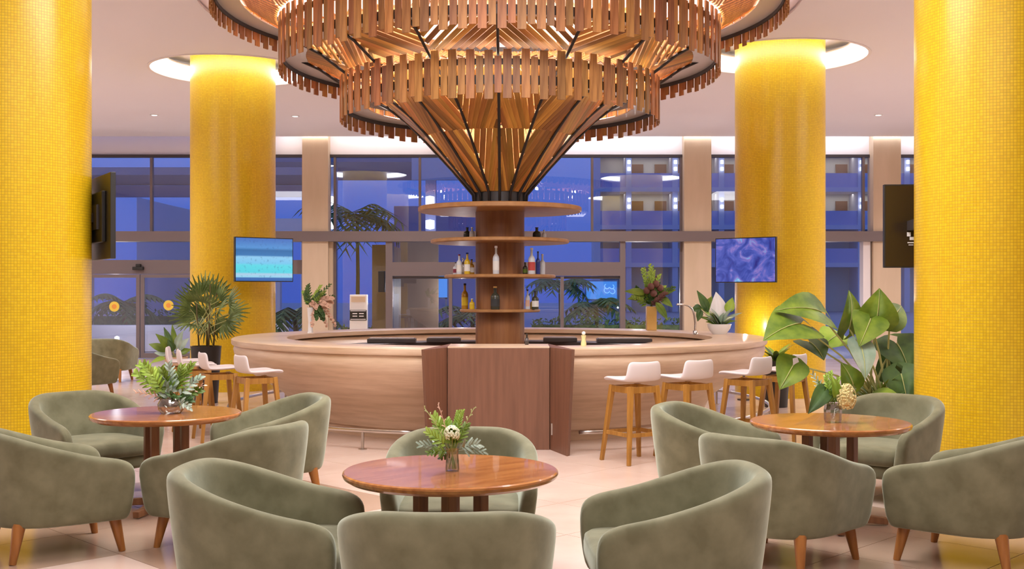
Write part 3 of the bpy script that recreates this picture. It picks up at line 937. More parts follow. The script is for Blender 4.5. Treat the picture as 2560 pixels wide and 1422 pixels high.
stool('white-seated wooden bar stool, second to the right of the wooden front', R(27), 4.2, R(34), s0)
stool('white-seated wooden bar stool, third to the right of the wooden front', R(39), 4.16, R(44), s0)
stool('white-seated wooden bar stool partly behind the large green leaves at the right', R(48.5), 4.16, R(50), s0)
stool('white-seated wooden bar stool nearest to the wooden front on the left side of the bar', R(-41), 3.92, R(-56), s0)
stool('white-seated wooden bar stool, second of the left row of four', R(-52), 3.95, R(-62), s0)
stool('white-seated wooden bar stool, third of the left row of four', R(-62), 4.0, R(-70), s0)
stool('white-seated wooden bar stool at the far end of the left row beside the potted palm', R(-72), 4.05, R(-78), s0)

# ================================================================== ARMCHAIRS
def plan(n, a, yb, yf, ex_=2.5):
    """U-shaped plan from right arm front round the back to left arm front: (x, y) and fraction 0..1..0"""
    pts = []
    m = 5
    for i in range(m):
        pts.append((a, yf + (0 - yf) * i / m))
    for i in range(n + 1):
        th = pi * i / n
        c, s_ = cos(th), sin(th)
        pts.append((a * math.copysign(abs(c) ** (2 / ex_), c), yb * abs(s_) ** (2 / ex_)))
    for i in range(m - 1, -1, -1):
        pts.append((-a, yf + (0 - yf) * i / m))
    return pts
def smooth01(x): x = max(0, min(1, x)); return x * x * (3 - 2 * x)
def shell_mesh():
    top = plan(22, .470, -.495, .40)
    N = len(top)
    acc = [0]
    for p, q in zip(top, top[1:]): acc.append(acc[-1] + math.dist(p, q))
    tot = acc[-1]
    mb = MB()
    K = 12
    for i, (x, y) in enumerate(top):
        s_ = acc[i] / tot; e = 1 - abs(2 * s_ - 1)      # 0 at the fronts, 1 at the back
        h = .60 + .20 * smooth01((e - .03) / .80)
        if i == 0 or i == N - 1: h -= .06
        elif i == 1 or i == N - 2: h -= .010
        p0, p1 = top[max(0, i - 1)], top[min(N - 1, i + 1)]
        tx, ty = p1[0] - p0[0], p1[1] - p0[1]
        l = math.hypot(tx, ty); nx, ny = -ty / l, tx / l      # points inward?
        if nx * x + ny * (y + .0) > 0 and abs(x) > .2 or (abs(x) <= .2 and ny < 0): nx, ny = -nx, -ny
        T = .10
        sec = [(0.02, .205), (0, .24), (0, .42), (0, h - .06), (.008, h - .018), (.035, h), (.068, h - .002), (.092, h - .022), (T, h - .065), (T + .015, .42), (T + .03, .25), (T + .02, .205)]
        for off, z in sec:
            k = .86 + .14 * min(1, max(0, (z - .2) / .5)) if off <= .05 else .92 + .08 * min(1, max(0, (z - .2) / .5))
            fx = x * k; fy = (y * k if y < 0 else y * (.93 + .07 * min(1, (z - .2) / .4)))
            mb.v.append((fx + nx * off, fy + ny * off, z))
    for i in range(N - 1):
        for j in range(K):
            b = i * K + j; b2 = i * K + (j + 1) % K
            mb.f.append((b, b2, b2 + K, b + K))
    mb.f.append(tuple(range(K)))
    mb.f.append(tuple((N - 1) * K + j for j in range(K - 1, -1, -1)))
    return mb.mesh('shell')
def slabmesh(a, y0, y1, z0, z1, r, ex_=5, dome=0):
    """soft superelliptic slab"""
    mb = MB(); n = 40
    cy, by = (y0 + y1) / 2, (y1 - y0) / 2
    rows = [(z0, .93), (z0 + r * .3, .985), (z0 + r, 1.0), (z1 - r, 1.0), (z1 - r * .3, .985), (z1, .93)]
    for z, k in rows:
        for i in range(n):
            th = 2 * pi * i / n; c, s_ = cos(th), sin(th)
            e = 2 / (ex_ if s_ > 0 else 3.0)
            mb.v.append((a * k * math.copysign(abs(c) ** e, c), cy + by * k * math.copysign(abs(s_) ** e, s_), z))
    for i in range(len(rows) - 1):
        for j in range(n):
            mb.f.append((i * n + j, i * n + (j + 1) % n, (i + 1) * n + (j + 1) % n, (i + 1) * n + j))
    mb.f.append(tuple(range(n - 1, -1, -1)))
    m_ = len(mb.v)
    t_ = (len(rows) - 1) * n
    for j in range(n):
        x, y, z = mb.v[t_ + j]; mb.v.append((x * .6, cy + (y - cy) * .6, z1 + dome))
    mb.v.append((0, cy, z1 + dome * 1.25))
    for j in range(n):
        mb.f.append((t_ + j, t_ + (j + 1) % n, m_ + (j + 1) % n, m_ + j)); mb.f.append((m_ + j, m_ + (j + 1) % n, m_ + n))
    return mb
def armchair(label, x, y, deg, first=None, group='sage green tub armchairs round the wooden tables'):
    rz = R(deg - 90)
    if first:
        t = copy_tree(first); t.location = (x, y, 0); t.rotation_euler = (0, 0, rz); t['label'] = label; t['group'] = group; return t
    t = thing('armchair', label, 'armchair', (x, y, 0), rz, group)
    obj('shell', shell_mesh(), M['fabric'], t, smooth=True, sub=2)
    obj('seat_base', slabmesh(.36, -.33, .355, .20, .31, .03), M['fabric'], t, smooth=True)
    obj('seat_cushion', slabmesh(.372, -.33, .385, .305, .435, .05, 6, .018), M['fabric'], t, smooth=True)
    for sx_ in (-1, 1):
        for sy_ in (-1, 1):
            obj('leg', MB().tube([(.325 * sx_, .325 * sy_, 0), (.295 * sx_, .28 * sy_, .235)], .021, 10, .040), M['leg'], t, smooth=True, edge=50)
    return t
# deg = direction the chair faces (0 = towards +x, 90 = away from the camera)
A0 = armchair('green armchair at the centre table seen from behind, cut off by the bottom edge', -.27, 4.76, 90)
armchair('green armchair at the centre table facing the camera, across from the one seen from behind', -.30, 6.62, -90, A0)
armchair('large green armchair on the left of the centre table, facing right', -1.17, 5.50, -2, A0)
armchair('large green armchair on the right of the centre table, facing left', .75, 5.44, 182, A0)
armchair('green armchair cut off by the left picture edge, its back to the camera', -2.93, 7.2, 35, A0)
armchair('green armchair seen from behind, between the left table and the big left armchair', -1.86, 7.38, 155, A0)
armchair('green armchair behind the left table, against the near yellow column', -3.46, 9.25, -42, A0)
armchair('green armchair right of the left table, facing it, in front of the travertine bar', -1.98, 9.10, 207, A0)
armchair('green armchair seen from behind in front of the right table', 1.66, 6.90, 45, A0)
armchair('green armchair cut off by the right picture edge, its back to the camera', 2.82, 6.92, 140, A0)
armchair('green armchair left of the right table, in front of the bar stools', 1.54, 8.35, -26, A0)
armchair('green armchair behind the right table, against the near yellow column', 2.95, 9.0, 222, A0)
armchair('distant green armchair just right of the near left column, nearer of the two', -6.72, 17.5, 60, A0, 'distant armchairs by the sliding doors')
armchair('distant green armchair by the sliding doors, the one farther away', -7.42, 20.6, 90, A0, 'distant armchairs by the sliding doors')

# ================================================================== TABLES
def table(label, x, y, rz, first=None):
    if first:
        t = copy_tree(first); t.location = (x, y, 0); t.rotation_euler = (0, 0, rz); t['label'] = label; return t
    t = thing('round_table', label, 'table', (x, y, 0), rz, 'round wooden lounge tables')
    r = .555
    obj('tabletop', MB().lathe([(0, .685), (r - .03, .685), (r - .006, .70), (r, .715), (r - .002, .724), (r - .01, .73), (0, .73)], n=80), M['table'], t, smooth=True, edge=30)
    q = .11
    for sx_ in (-1, 1):
        for sy_ in (-1, 1):
            obj('post', MB().box(q * sx_ - .029, q * sx_ + .029, q * sy_ - .029, q * sy_ + .029, .06, .686), M['table_leg'], t, bevel=.004)
    obj('top_plate', MB().box(-.19, .19, -.19, .19, .665, .686), M['table_leg'], t, bevel=.004)
    for k in range(4):
        a = pi / 4 + pi / 2 * k
        obj('foot', MB().bar((0, 0, .075), (.40 * cos(a), .40 * sin(a), .03), .07, .06, .05, .045), M['table_leg'], t, bevel=.004)
    return t
T0 = table('round wooden table in the middle with a small glass vase of white flowers', -.316, 5.78, R(45))
table('round wooden table at the left with a silver vase of ferns', -2.62, 8.49, R(30), T0)
table('round wooden table at the right with a cut-glass vase and cream flower', 2.25, 7.93, R(40), T0)

# ================================================================== PLANTS
def leaf_mb(mb, base, tip, width, nrm, lobe=.22, droop=.10, fold=.12, kind='heart', n=8):
    """one leaf blade from its attachment to its tip, curved and folded along the midrib, with a little thickness of form"""
    base, tip, nrm = Vector(base), Vector(tip), Vector(nrm)
    ax = tip - base; L = ax.length; ax.normalize()
    side = ax.cross(nrm).normalized(); up = side.cross(ax).normalized()
    rows = []
    s0_ = -lobe if kind == 'heart' else 0
    for i in range(n + 1):
        s_ = s0_ + (1 - s0_) * i / n
        if kind == 'heart':
            u = (s_ - s0_) / (1 - s0_)
            w = width / 2 * (sin(pi * min(1, u * 1.02 + .0) ** .62)) ** .8 if 0 < u < 1 else (width * .10 if u <= 0 else 0)
        else:
            w = width / 2 * (sin(pi * (s_ ** .75))) ** .9 if 0 < s_ < 1 else 0.004
        c = base + ax * (L * s_) + up * (droop * L * (1 - (2 * s_ - .6) ** 2) if s_ > -.5 else 0)
        inner = 0.0
        if kind == 'heart' and s_ < 0: inner = .35 * (-s_ / lobe) * width / 2
        rows.append((c, w, inner))
    b = len(mb.v)
    for c, w, inner in rows:
        for sg, k in ((-1, 1), (-1, .5), (-1, 0), (1, 0), (1, .5), (1, 1)):
            d = inner + (w - inner) * k if w > inner else w * k
            p = c + side * (sg * d) + up * (fold * d - .25 * fold * d * k)
            mb.v.append(tuple(p))
    for i in range(len(rows) - 1):
        for j in (0, 1, 3, 4):
            a = b + i * 6 + j
            mb.f.append((a, a + 1, a + 7, a + 6))
        if rows[i][2] == 0 and rows[i + 1][2] == 0:
            a = b + i * 6 + 2
            mb.f.append((a, a + 1, a + 7, a + 6))
    return mb

def pot_of(parent, prof, m, soil_r, soil_z, name='pot'):
    obj(name, MB().lathe(prof, n=40), m, parent, smooth=True, edge=40)
    obj('soil', MB().lathe([(0, soil_z), (soil_r, soil_z)], n=30), M['soil'], parent)

# --- big elephant-ear plant, right
PB = W(2195, 728, 11.6); PB = Vector((PB.x, 11.6, 0))
t = thing('elephant_ear_plant', 'big potted plant with very large heart-shaped green leaves beside the near right column', 'plant', PB)
pot_of(t, [(0, 0), (.20, 0), (.27, .45), (.275, .50), (.25, .50), (.245, .46)], M['black'], .247, .44)
LV = [ # attach px,py,D  tip px,py,D  width, normal, material, petiole base offset
    ((2048, 786, 11.2), (1943, 768, 10.9), .36, (.1, -.75, .7), 'leaf'),
    ((1999, 815, 11.0), (1912, 842, 10.7), .42, (.0, -.7, .7), 'leaf'),
    ((2119, 815, 11.5), (2128, 726, 11.4), .26, (.5, -1, .1), 'leaf'),
    ((2190, 800, 11.5), (2200, 722, 11.4), .34, (-.1, -1, .15), 'leaf'),
    ((2225, 800, 11.6), (2258, 760, 11.8), .24, (.3, -.8, .5), 'leaf'),
    ((2175, 800, 11.4), (2150, 862, 11.2), .30, (-.2, -1, .2), 'leaf'),
    ((2022, 858, 11.3), (2062, 896, 11.1), .30, (.2, -.6, .8), 'leaf_dark'),
    ((1982, 914, 10.9), (1950, 972, 10.8), .26, (-.1, -1, .3), 'leaf'),
    ((2240, 860, 11.7), (2276, 930, 11.5), .42, (.1, -1, .3), 'leaf_dark'),
    ((2188, 1000, 11.2), (2262, 1002, 11.0), .28, (0, -.6, .9), 'leaf'),
    ((2252, 935, 11.4), (2270, 1010, 11.3), .30, (-.2, -1, .2), 'leaf_dark'),
    ((2150, 868, 11.3), (2166, 945, 11.1), .22, (.1, -1, .1), 'leaf_pale'),
    ((2090, 842, 11.7), (2052, 870, 11.6), .28, (.1, -.6, .9), 'leaf_lime'),
    ((2105, 1000, 11.1), (2060, 968, 11.0), .24, (0, -.5, .9), 'leaf_dark'),
    ((2130, 960, 11.3), (2105, 905, 11.3), .22, (.2, -1, .3), 'leaf'),
    ((2225, 930, 11.8), (2215, 862, 11.8), .26, (.0, -1, .1), 'leaf_dark'),
]
rnd = random.Random(5)
for a_, b_, w, n_, m_ in LV:
    A, B = W(*a_) - PB, W(*b_) - PB
    lf = obj('leaf', leaf_mb(MB(), A, B, w * 1.3, n_, lobe=.42), M[m_], t, smooth=True)
    ax_ = (B - A).normalized(); sd_ = ax_.cross(Vector(n_)).normalized(); up_ = sd_.cross(ax_).normalized(); L_ = (B - A).length
    obj('midrib', MB().tube([A + ax_ * (L_ * q) + up_ * (.10 * L_ * (1 - (2 * q - .6) ** 2) + .004) for q in (0, .2, .4, .6, .8, .96)], .007, 5, .002), M['stem'], lf, smooth=True)
    base = Vector((rnd.uniform(-.1, .1), rnd.uniform(-.1, .1), .44))
    mid = (base + A) / 2 + Vector((0, 0, .12))
    obj('petiole', MB().tube([base, base * .6 + mid * .4 + Vector((0, 0, .05)), mid, A * .75 + mid * .25 + Vector((0, 0, .01)), A, A + (B - A) * .5 + Vector((0, -.012, .02))], .014, 6, .005), M['stem'], lf, smooth=True)
# thin grassy leaves at its foot
mb = MB()
for k in range(60):
    a = rnd.uniform(0, 2 * pi); l = rnd.uniform(.2, .5); r0_ = rnd.uniform(.02, .2)
    p = Vector((r0_ * cos(a), r0_ * sin(a), .44)); q = p + Vector((cos(a) * l * .6, sin(a) * l * .6, l * rnd.uniform(.3, .9)))
    leaf_mb(mb, p, q, .05, (0, -.5, 1), kind='lance', n=4)
o = obj('undergrowth', mb, M['leaf'], t, smooth=True); o['kind'] = 'stuff'

# --- low plant at the end of the bar behind the stools
PB2 = Vector((W(1940, 870, 16).x, 16.0, 0))
t = thing('bromeliad', 'low bushy yellow-green plant at the right end of the bar, under the big leaves', 'plant', PB2)
pot_of(t, [(0, 0), (.16, 0), (.20, .62), (.205, .66), (.18, .66)], M['black'], .18, .62)
for k in range(16):
    a = 2 * pi * k / 16 + rnd.uniform(-.2, .2); l = rnd.uniform(.22, .34)
    leaf = leaf_mb(MB(), (0.02 * cos(a), .02 * sin(a), .62), (cos(a) * l, sin(a) * l, .62 + rnd.uniform(.05, .38)), .09, (cos(a) * -.3, sin(a) * -.3, 1), kind='lance')
    obj('leaf', leaf, M['leaf_lime' if k % 3 else 'leaf_dark'], t, smooth=True)

# --- rhapis palm, left
PB3 = Vector((W(515, 0, 16.6).x, 16.6, 0))
t = thing('potted_palm', 'tall potted fan palm in a black planter in front of the yellow column', 'plant', PB3)
pot_of(t, [(0, 0), (.17, 0), (.22, .80), (.225, .84), (.20, .84)], M['black'], .2, .80)
def fan_leaf(mb, c, d, nrm, L, nb=9, spread=1.9):
    c, d, nrm = Vector(c), Vector(d).normalized(), Vector(nrm)
    side = d.cross(nrm).normalized(); nrm = side.cross(d)
    for k in range(nb):
        a = (k / (nb - 1) - .5) * spread
        dd = (d * cos(a) + side * sin(a)).normalized()
        l = L * (1 - .25 * abs(a) / spread * 2)
        leaf_mb(mb, c, c + dd * l - Vector((0, 0, .05 * l)), .040, nrm, kind='lance', droop=.05, fold=.4, n=4)
FL = [(455, 760), (470, 735), (492, 715), (515, 705), (540, 712), (562, 730), (585, 745), (597, 775), (585, 800), (560, 815), (530, 795), (505, 770), (478, 775), (452, 790), (465, 815), (535, 745), (505, 740), (520, 830), (556, 770), (575, 820), (490, 800)]
canes = [(-.10, 0), (.0, .05), (.05, -.05), (.10, .03)]
for px, py in FL:
    D = 16.6 + rnd.uniform(-.45, .25)
    c = W(px, py, D) - PB3
    ctr = W(515, 790, 16.6) - PB3
    dirv = (c - ctr); dirv.y -= .15
    if dirv.length < .15: dirv = Vector((0, -.3, 1))
    dirv.normalize(); dirv += Vector((0, 0, .12))
    start = c - dirv.normalized() * .16
    mb = MB(); fan_leaf(mb, start, dirv, (rnd.uniform(-.4, .4), -1, .5), .36)
    lf = obj('fan_leaf', mb, M['palm'], t, smooth=True)
    cn = canes[rnd.randrange(4)]
    obj('leaf_stalk', MB().tube([(cn[0], cn[1], max(1.0, start.z - .35)), (cn[0] * .5 + start.x * .5, cn[1] * .5 + start.y * .5, start.z - .08), start], .006, 5), M['stem'], lf)
for cx_, cy_ in canes:
    obj('cane', MB().tube([(cx_, cy_, .78), (cx_ * 1.3, cy_, 1.2), (cx_ * 1.5, cy_, 1.75)], .015, 6, .008), M['cane'], t, smooth=True)

# --- pale pot with pointed leaves
PB4 = Vector((W(440, 0, 15.6).x, 15.6, 0))
t = thing('leafy_potted_plant', 'plant with pointed leaves in a tall tapering tan pot, left of the palm', 'plant', PB4)
pot_of(t, [(0, 0), (.09, 0), (.10, .3), (.155, .70), (.165, .74), (.14, .74)], M['tan'], .14, .71)
for tp, w, m_ in (((372, 858), .12, 'leaf'), ((392, 835), .13, 'leaf'), ((410, 818), .09, 'leaf_dark'), ((455, 828), .12, 'leaf_pale'), ((470, 845), .11, 'leaf_pale'), ((430, 812), .08, 'leaf'), ((385, 880), .10, 'leaf_pale'), ((476, 872), .10, 'leaf'), ((420, 850), .12, 'leaf_dark'), ((378, 905), .08, 'leaf_lime')):
    B = W(tp[0], tp[1], 15.6 - rnd.uniform(0, .3)) - PB4
    bs = Vector((rnd.uniform(-.05, .05), rnd.uniform(-.05, .05), .70))
    A = bs * .65 + B * .35 + Vector((0, 0, .03))
    lf = obj('leaf', leaf_mb(MB(), A, B, w, (.1, -1, .6), kind='lance'), M[m_], t, smooth=True)
    obj('petiole', MB().tube([bs, A], .006, 5), M['stem'], lf)

# --- table arrangements
def arrangement(kind, label, px, D, seed, vm):
    p = W(px, 0, D); z = .7305
    g = Vector((p.x, D, z))
    t = thing('vase_arrangement', label, 'vase of flowers', g)
    rn = random.Random(seed)
    return t, rn, g
# centre: clear glass, ferns, white hydrangea
t, rn, g = arrangement('c', 'clear glass vase with green sprigs and a round white flower on the middle table', 1131, 5.74, 4, 0)
obj('vase', MB().lathe([(0, 0), (.034, 0), (.036, .01), (.034, .05), (.030, .09), (.036, .12), (.034, .12), (.028, .09), (.031, .05), (.033, .012), (0, .012)], n=28), M['vase_glass'], t, smooth=True, edge=40)
mb = MB()
for k in range(9):
    a = rn.uniform(0, 2 * pi); mb.tube([(.02 * cos(a), .02 * sin(a), .012), (-.012 * cos(a), -.012 * sin(a), .13)], .0028, 5)
obj('stems', mb, M['stem'], t)
hd = obj('flower_stalk', MB().tube([(0, 0, .1), (.0, -.02, .18)], .003, 5), M['stem'], t)
mb = MB()
for k in range(150):
    th = rn.uniform(0, 2 * pi); ph_ = math.acos(rn.uniform(-.7, 1))
    d = Vector((sin(ph_) * cos(th), sin(ph_) * sin(th), cos(ph_)))
    c = Vector((0.0, -.03, .195)) + d * .040
    u = d.orthogonal().normalized(); v = d.cross(u)
    mb.add([c + u * .009, c + v * .009, c - u * .009, c - v * .009, c + d * .004], [(0, 1, 4), (1, 2, 4), (2, 3, 4), (3, 0, 4)])
o = obj('flower_head', mb, M['flower_white'], hd); o['label'] = 'round white flower head'
def sprig(t, base, tip, nl, ll, lw, m_, name='sprig', r=.0025, rn=rn, updir=.4):
    mb = MB(); base, tip = Vector(base), Vector(tip)
    mid = (base + tip) / 2 + Vector((0, 0, (tip - base).length * .12))
    P = lambda s_: base * (1 - s_) ** 2 + mid * 2 * s_ * (1 - s_) + tip * s_ ** 2
    mb.tube([P(i / 5) for i in range(6)], r, 4)
    ax = (tip - base).normalized()
    for k in range(nl):
        s_ = .25 + .75 * k / max(1, nl - 1)
        sd = ax.cross(Vector((rn.gauss(0, .3), -1, rn.gauss(0, .3)))).normalized() * (1 if k % 2 else -1)
        d = (sd * (1 - .5 * s_) + ax * (.5 + .5 * s_) + Vector((0, rn.gauss(0, .25), 0))).normalized()
        q = P(s_)
        leaf_mb(mb, q, q + d * ll * (1 - .45 * s_), lw, (0, -1, .5), kind='lance', n=3)
    return obj(name, mb, M[m_], t, smooth=True)
for tx, tz, ll, lw, m_, nl in ((-.12, .20, .06, .018, 'leaf_lime', 12), (-.09, .27, .07, .022, 'leaf_lime', 14), (-.03, .24, .07, .024, 'leaf_lime', 14), (.03, .30, .035, .014, 'leaf_lime', 22), (.07, .23, .06, .018, 'leaf', 12),
                               (.13, .14, .07, .016, 'leaf_pale', 12), (.16, .10, .05, .012, 'leaf_pale', 10), (-.16, .13, .06, .014, 'leaf_pale', 12), (-.11, .10, .05, .014, 'leaf', 10), (.055, .31, .03, .012, 'leaf_lime', 20),
                               (-.14, .32, .03, .006, 'stem', 8), (.11, .32, .03, .006, 'stem', 8), (-.07, .34, .025, .006, 'flower_pink', 8), (.01, .22, .06, .02, 'leaf', 12), (-.06, .06, .04, .014, 'leaf_dark', 6)):
    sprig(t, (tx * .1, rn.uniform(-.02, .02), .10), (tx, rn.uniform(-.07, .05), tz), nl, ll, lw, m_)
# left: silver vase, ferns and eucalyptus
t, rn, g = arrangement('l', 'silver pebbled vase with ferns and grey-green leaves on the left table', 428, 8.45, 8, 0)
obj('vase', MB().lathe([(0, 0), (.07, 0), (.095, .03), (.10, .07), (.075, .115), (.07, .115), (.09, .07), (0, .02)], n=28), M['vase_cut'], t, smooth=True, edge=40)
for tx, tz, ll, lw, m_, nl in ((-.30, .29, .09, .018, 'leaf_lime', 16), (-.26, .35, .08, .018, 'leaf_lime', 16), (-.16, .37, .08, .02, 'leaf_lime', 16), (-.12, .30, .09, .03, 'leaf_lime', 14), (-.05, .32, .09, .03, 'leaf', 14), (.0, .36, .08, .02, 'leaf_pale', 14),
                               (.08, .34, .08, .02, 'leaf', 16), (.15, .36, .07, .018, 'leaf', 16), (.20, .26, .07, .02, 'leaf_pale', 12), (.19, .16, .07, .02, 'leaf', 14), (.14, .10, .07, .02, 'leaf_dark', 14), (.05, .15, .07, .02, 'leaf_dark', 12), (-.10, .12, .08, .02, 'leaf_dark', 10),
                               (-.25, .16, .05, .008, 'flower_pink', 10), (-.20, .22, .07, .012, 'leaf_pale', 12), (.18, .05, .06, .018, 'leaf_pale', 12), (.22, .20, .05, .01, 'flower_pink', 8), (-.03, .22, .08, .04, 'leaf_pale', 8), (.02, .26, .08, .04, 'leaf_pale', 8)):
    sprig(t, (tx * .15, rn.uniform(-.03, .03), .09), (tx, rn.uniform(-.14, .1), tz), nl, ll * 1.15, lw * 1.4, m_, rn=rn)
# right: cut-glass vase, broad leaf, cream cone
t, rn, g = arrangement('r', 'cut-glass vase with a broad dark leaf and a cream cone flower on the right table', 2082, 7.88, 12, 0)
obj('vase', MB().lathe([(0, 0), (.055, 0), (.062, .02), (.064, .09), (.058, .13), (.05, .13), (.055, .09), (0, .02)], n=12), M['vase_cut'], t)
for A, B, w, m_ in (((-.06, 0, .22), (-.19, -.08, .07), .13, 'leaf_dark'), ((-.04, .0, .20), (-.16, -.03, .12), .12, 'leaf'), ((.02, -.02, .20), (-.02, -.06, .33), .08, 'leaf_lime')):
    obj('leaf', leaf_mb(MB(), A, B, w, (.1, -1, .4), kind='heart', lobe=.25), M[m_], t, smooth=True)
for tx, tz, ll, lw, m_, nl in ((-.05, .32, .05, .02, 'leaf_lime', 16), (-.01, .34, .05, .02, 'leaf_lime', 16), (-.09, .27, .05, .018, 'leaf', 14), (.04, .30, .05, .018, 'leaf_lime', 14), (-.02, .22, .05, .024, 'leaf', 12), (.03, .2, .05, .02, 'leaf', 12), (-.13, .33, .06, .01, 'leaf_pale', 12)):
    sprig(t, (tx * .2, 0, .11), (tx, rn.uniform(-.06, .06), tz), nl, ll, lw, m_, rn=rn)
fs_ = obj('flower_stalk', MB().tube([(0, 0, .1), (.07, -.03, .14)], .004, 5), M['stem'], t)
mb = MB()
for k in range(240):
    s_ = rn.random(); th = rn.uniform(0, 2 * pi)
    r_ = .062 * (sin(pi * min(1, s_ * .85 + .12)) ** .6)
    c = Vector((.085 + r_ * cos(th), -.04 + r_ * sin(th), .10 + .17 * s_))
    d = Vector((cos(th), sin(th), .5)).normalized()
    u = d.orthogonal().normalized(); v = d.cross(u)
    mb.add([c + u * .010, c + v * .010, c - u * .010, c - v * .010, c + d * .008], [(0, 1, 4), (1, 2, 4), (2, 3, 4), (3, 0, 4)])
mb.lathe([(0, .11), (.05, .13), (.055, .18), (.03, .25), (0, .27)], (.085, -.04), 10)
obj('flower_head', mb, M['flower_cream'], fs_)

# --- things on the bar
ZB = 1.0605
def on_bar(px, D): p = W(px, 0, D); return (p.x, D, ZB)
# tall white vase with blossom, left
t = thing('tall_blossom_vase', 'slim white vase with green sprigs and drooping pink blossom on the left of the bar', 'vase of flowers', on_bar(776, 15.9))
obj('vase', MB().lathe([(0, 0), (.045, 0), (.035, .02), (.03, .15), (.045, .34), (.05, .36), (.04, .36), (.02, .1)], n=24), M['white'], t, smooth=True, edge=40)
rn = random.Random(21)
for k in range(14):
    tx = rn.uniform(-.14, .34); tz = rn.uniform(.50, .68)
    sprig(t, (0, 0, .34), (tx, rn.uniform(-.1, .1), tz), 14, .07, .025, rn.choice(('leaf', 'leaf_lime', 'leaf_dark')), rn=rn)
for k in range(18):
    tx = rn.uniform(.02, .34); tz = rn.uniform(.10, .50)
    sprig(t, (tx * .3, 0, .44), (tx, rn.uniform(-.1, .1), tz), 14, .07, .05, 'flower_pink' if k % 4 else 'leaf_dark', name='blossom', rn=rn)
# bouquet in gold vase
t = thing('gold_vase_bouquet', 'tall square gold vase with a big bouquet of lime and dark red flowers', 'vase of flowers', on_bar(1628, 17.0))
obj('vase', MB().box(-.075, .075, -.075, .075, 0, .36), M['gold'], t, bevel=.006)
rn = random.Random(22)
for k in range(26):
    tx = rn.gauss(.0, .13); tz = rn.uniform(.45, .82)
    m_ = rn.choice(('leaf', 'leaf_dark', 'leaf_dark', 'flower_dark', 'leaf_lime', 'flower_dark'))
    sprig(t, (0, 0, .34), (tx, rn.uniform(-.15, .12), tz), 12, .10, .045, m_, rn=rn)
for k in range(11):
    tx = rn.uniform(-.16, .04); sprig(t, (0, 0, .4), (tx, -.08, rn.uniform(.8, .98)), 16, .07, .03, 'leaf_lime', rn=rn)
for A, B in (((.1, -.05, .55), (.36, -.1, .62)), ((.12, 0, .50), (.32, -.05, .36)), ((-.08, 0, .55), (-.40, -.05, .60)), ((-.1, 0, .5), (-.36, -.05, .48)), ((.05, -.1, .42), (.24, -.12, .16))):
    obj('leaf', leaf_mb(MB(), A, B, .12, (0, -1, .4), kind='lance'), M['leaf'], t, smooth=True)
for c in ((-.08, -.12, .60), (.02, -.14, .56), (.12, -.12, .64), (.06, -.14, .70), (-.02, -.15, .66)):
    mb = MB().ball((c[0], c[1], c[2]), .055, 10, 6)
    obj('flower_head', mb, M['flower_dark'], t, smooth=True)
# faucet
t = thing('bar_faucet', 'tall chrome swan-neck tap on the right part of the bar', 'tap', on_bar(1738, 15.2))
obj('spout', MB().tube([(0, 0, 0), (.0, 0, .16), (-.01, 0, .26), (-.04, 0, .35), (-.09, 0, .395), (-.15, 0, .41), (-.24, 0, .415), (-.25, 0, .40)], .014, 10), M['chrome'], t, smooth=True)
obj('base', MB().lathe([(0, 0), (.03, 0), (.03, .05), (.022, .06), (0, .06)], n=20), M['chrome'], t, smooth=True, edge=40)
# white bowl of plants
t = thing('white_bowl_planter', 'white bowl of mixed green leaves with one big white leaf on the bar', 'plant', on_bar(1798, 15.4))
obj('bowl', MB().lathe([(0, 0), (.09, 0), (.15, .08), (.165, .14), (.15, .14), (.13, .08), (0, .05)], n=32), M['white'], t, smooth=True, edge=40)
obj('soil', MB().lathe([(0, .125), (.145, .125)], n=24), M['soil'], t)
rn = random.Random(30)
for k in range(34):
    a = rn.uniform(0, 2 * pi); l = rn.uniform(.16, .36)
    obj('leaf', leaf_mb(MB(), (.05 * cos(a), .05 * sin(a), .13), (cos(a) * l * .9, sin(a) * l * .6, .13 + l * rn.uniform(.2, .9)), .10, (0, -.6, 1), kind='heart', lobe=.2),
        M[('leaf', 'leaf_pale', 'leaf_lime', 'flower_white')[k % 4]], t, smooth=True)
obj('big_white_leaf', leaf_mb(MB(), (-.02, -.02, .26), (-.05, -.08, .58), .26, (.1, -1, .2), kind='heart'), M['white'], t, smooth=True)['label'] = 'big pale white leaf'
for A, B, w, m_ in (((.1, -.04, .30), (.17, -.08, .50), .14, 'leaf_lime'), ((-.16, 0, .3), (-.30, -.04, .60), .13, 'leaf_dark'), ((-.2, 0, .34), (-.10, -.02, .52), .11, 'leaf'), ((-.24, 0, .36), (-.38, 0, .34), .12, 'leaf_dark'), ((-.26, 0, .34), (-.30, -.04, .18), .10, 'leaf_dark')):
    lf = obj('leaf', leaf_mb(MB(), A, B, w, (.1, -1, .3), kind='lance'), M[m_], t, smooth=True)
    obj('petiole', MB().tube([(0, 0, .12), A], .005, 5), M['stem'], lf)
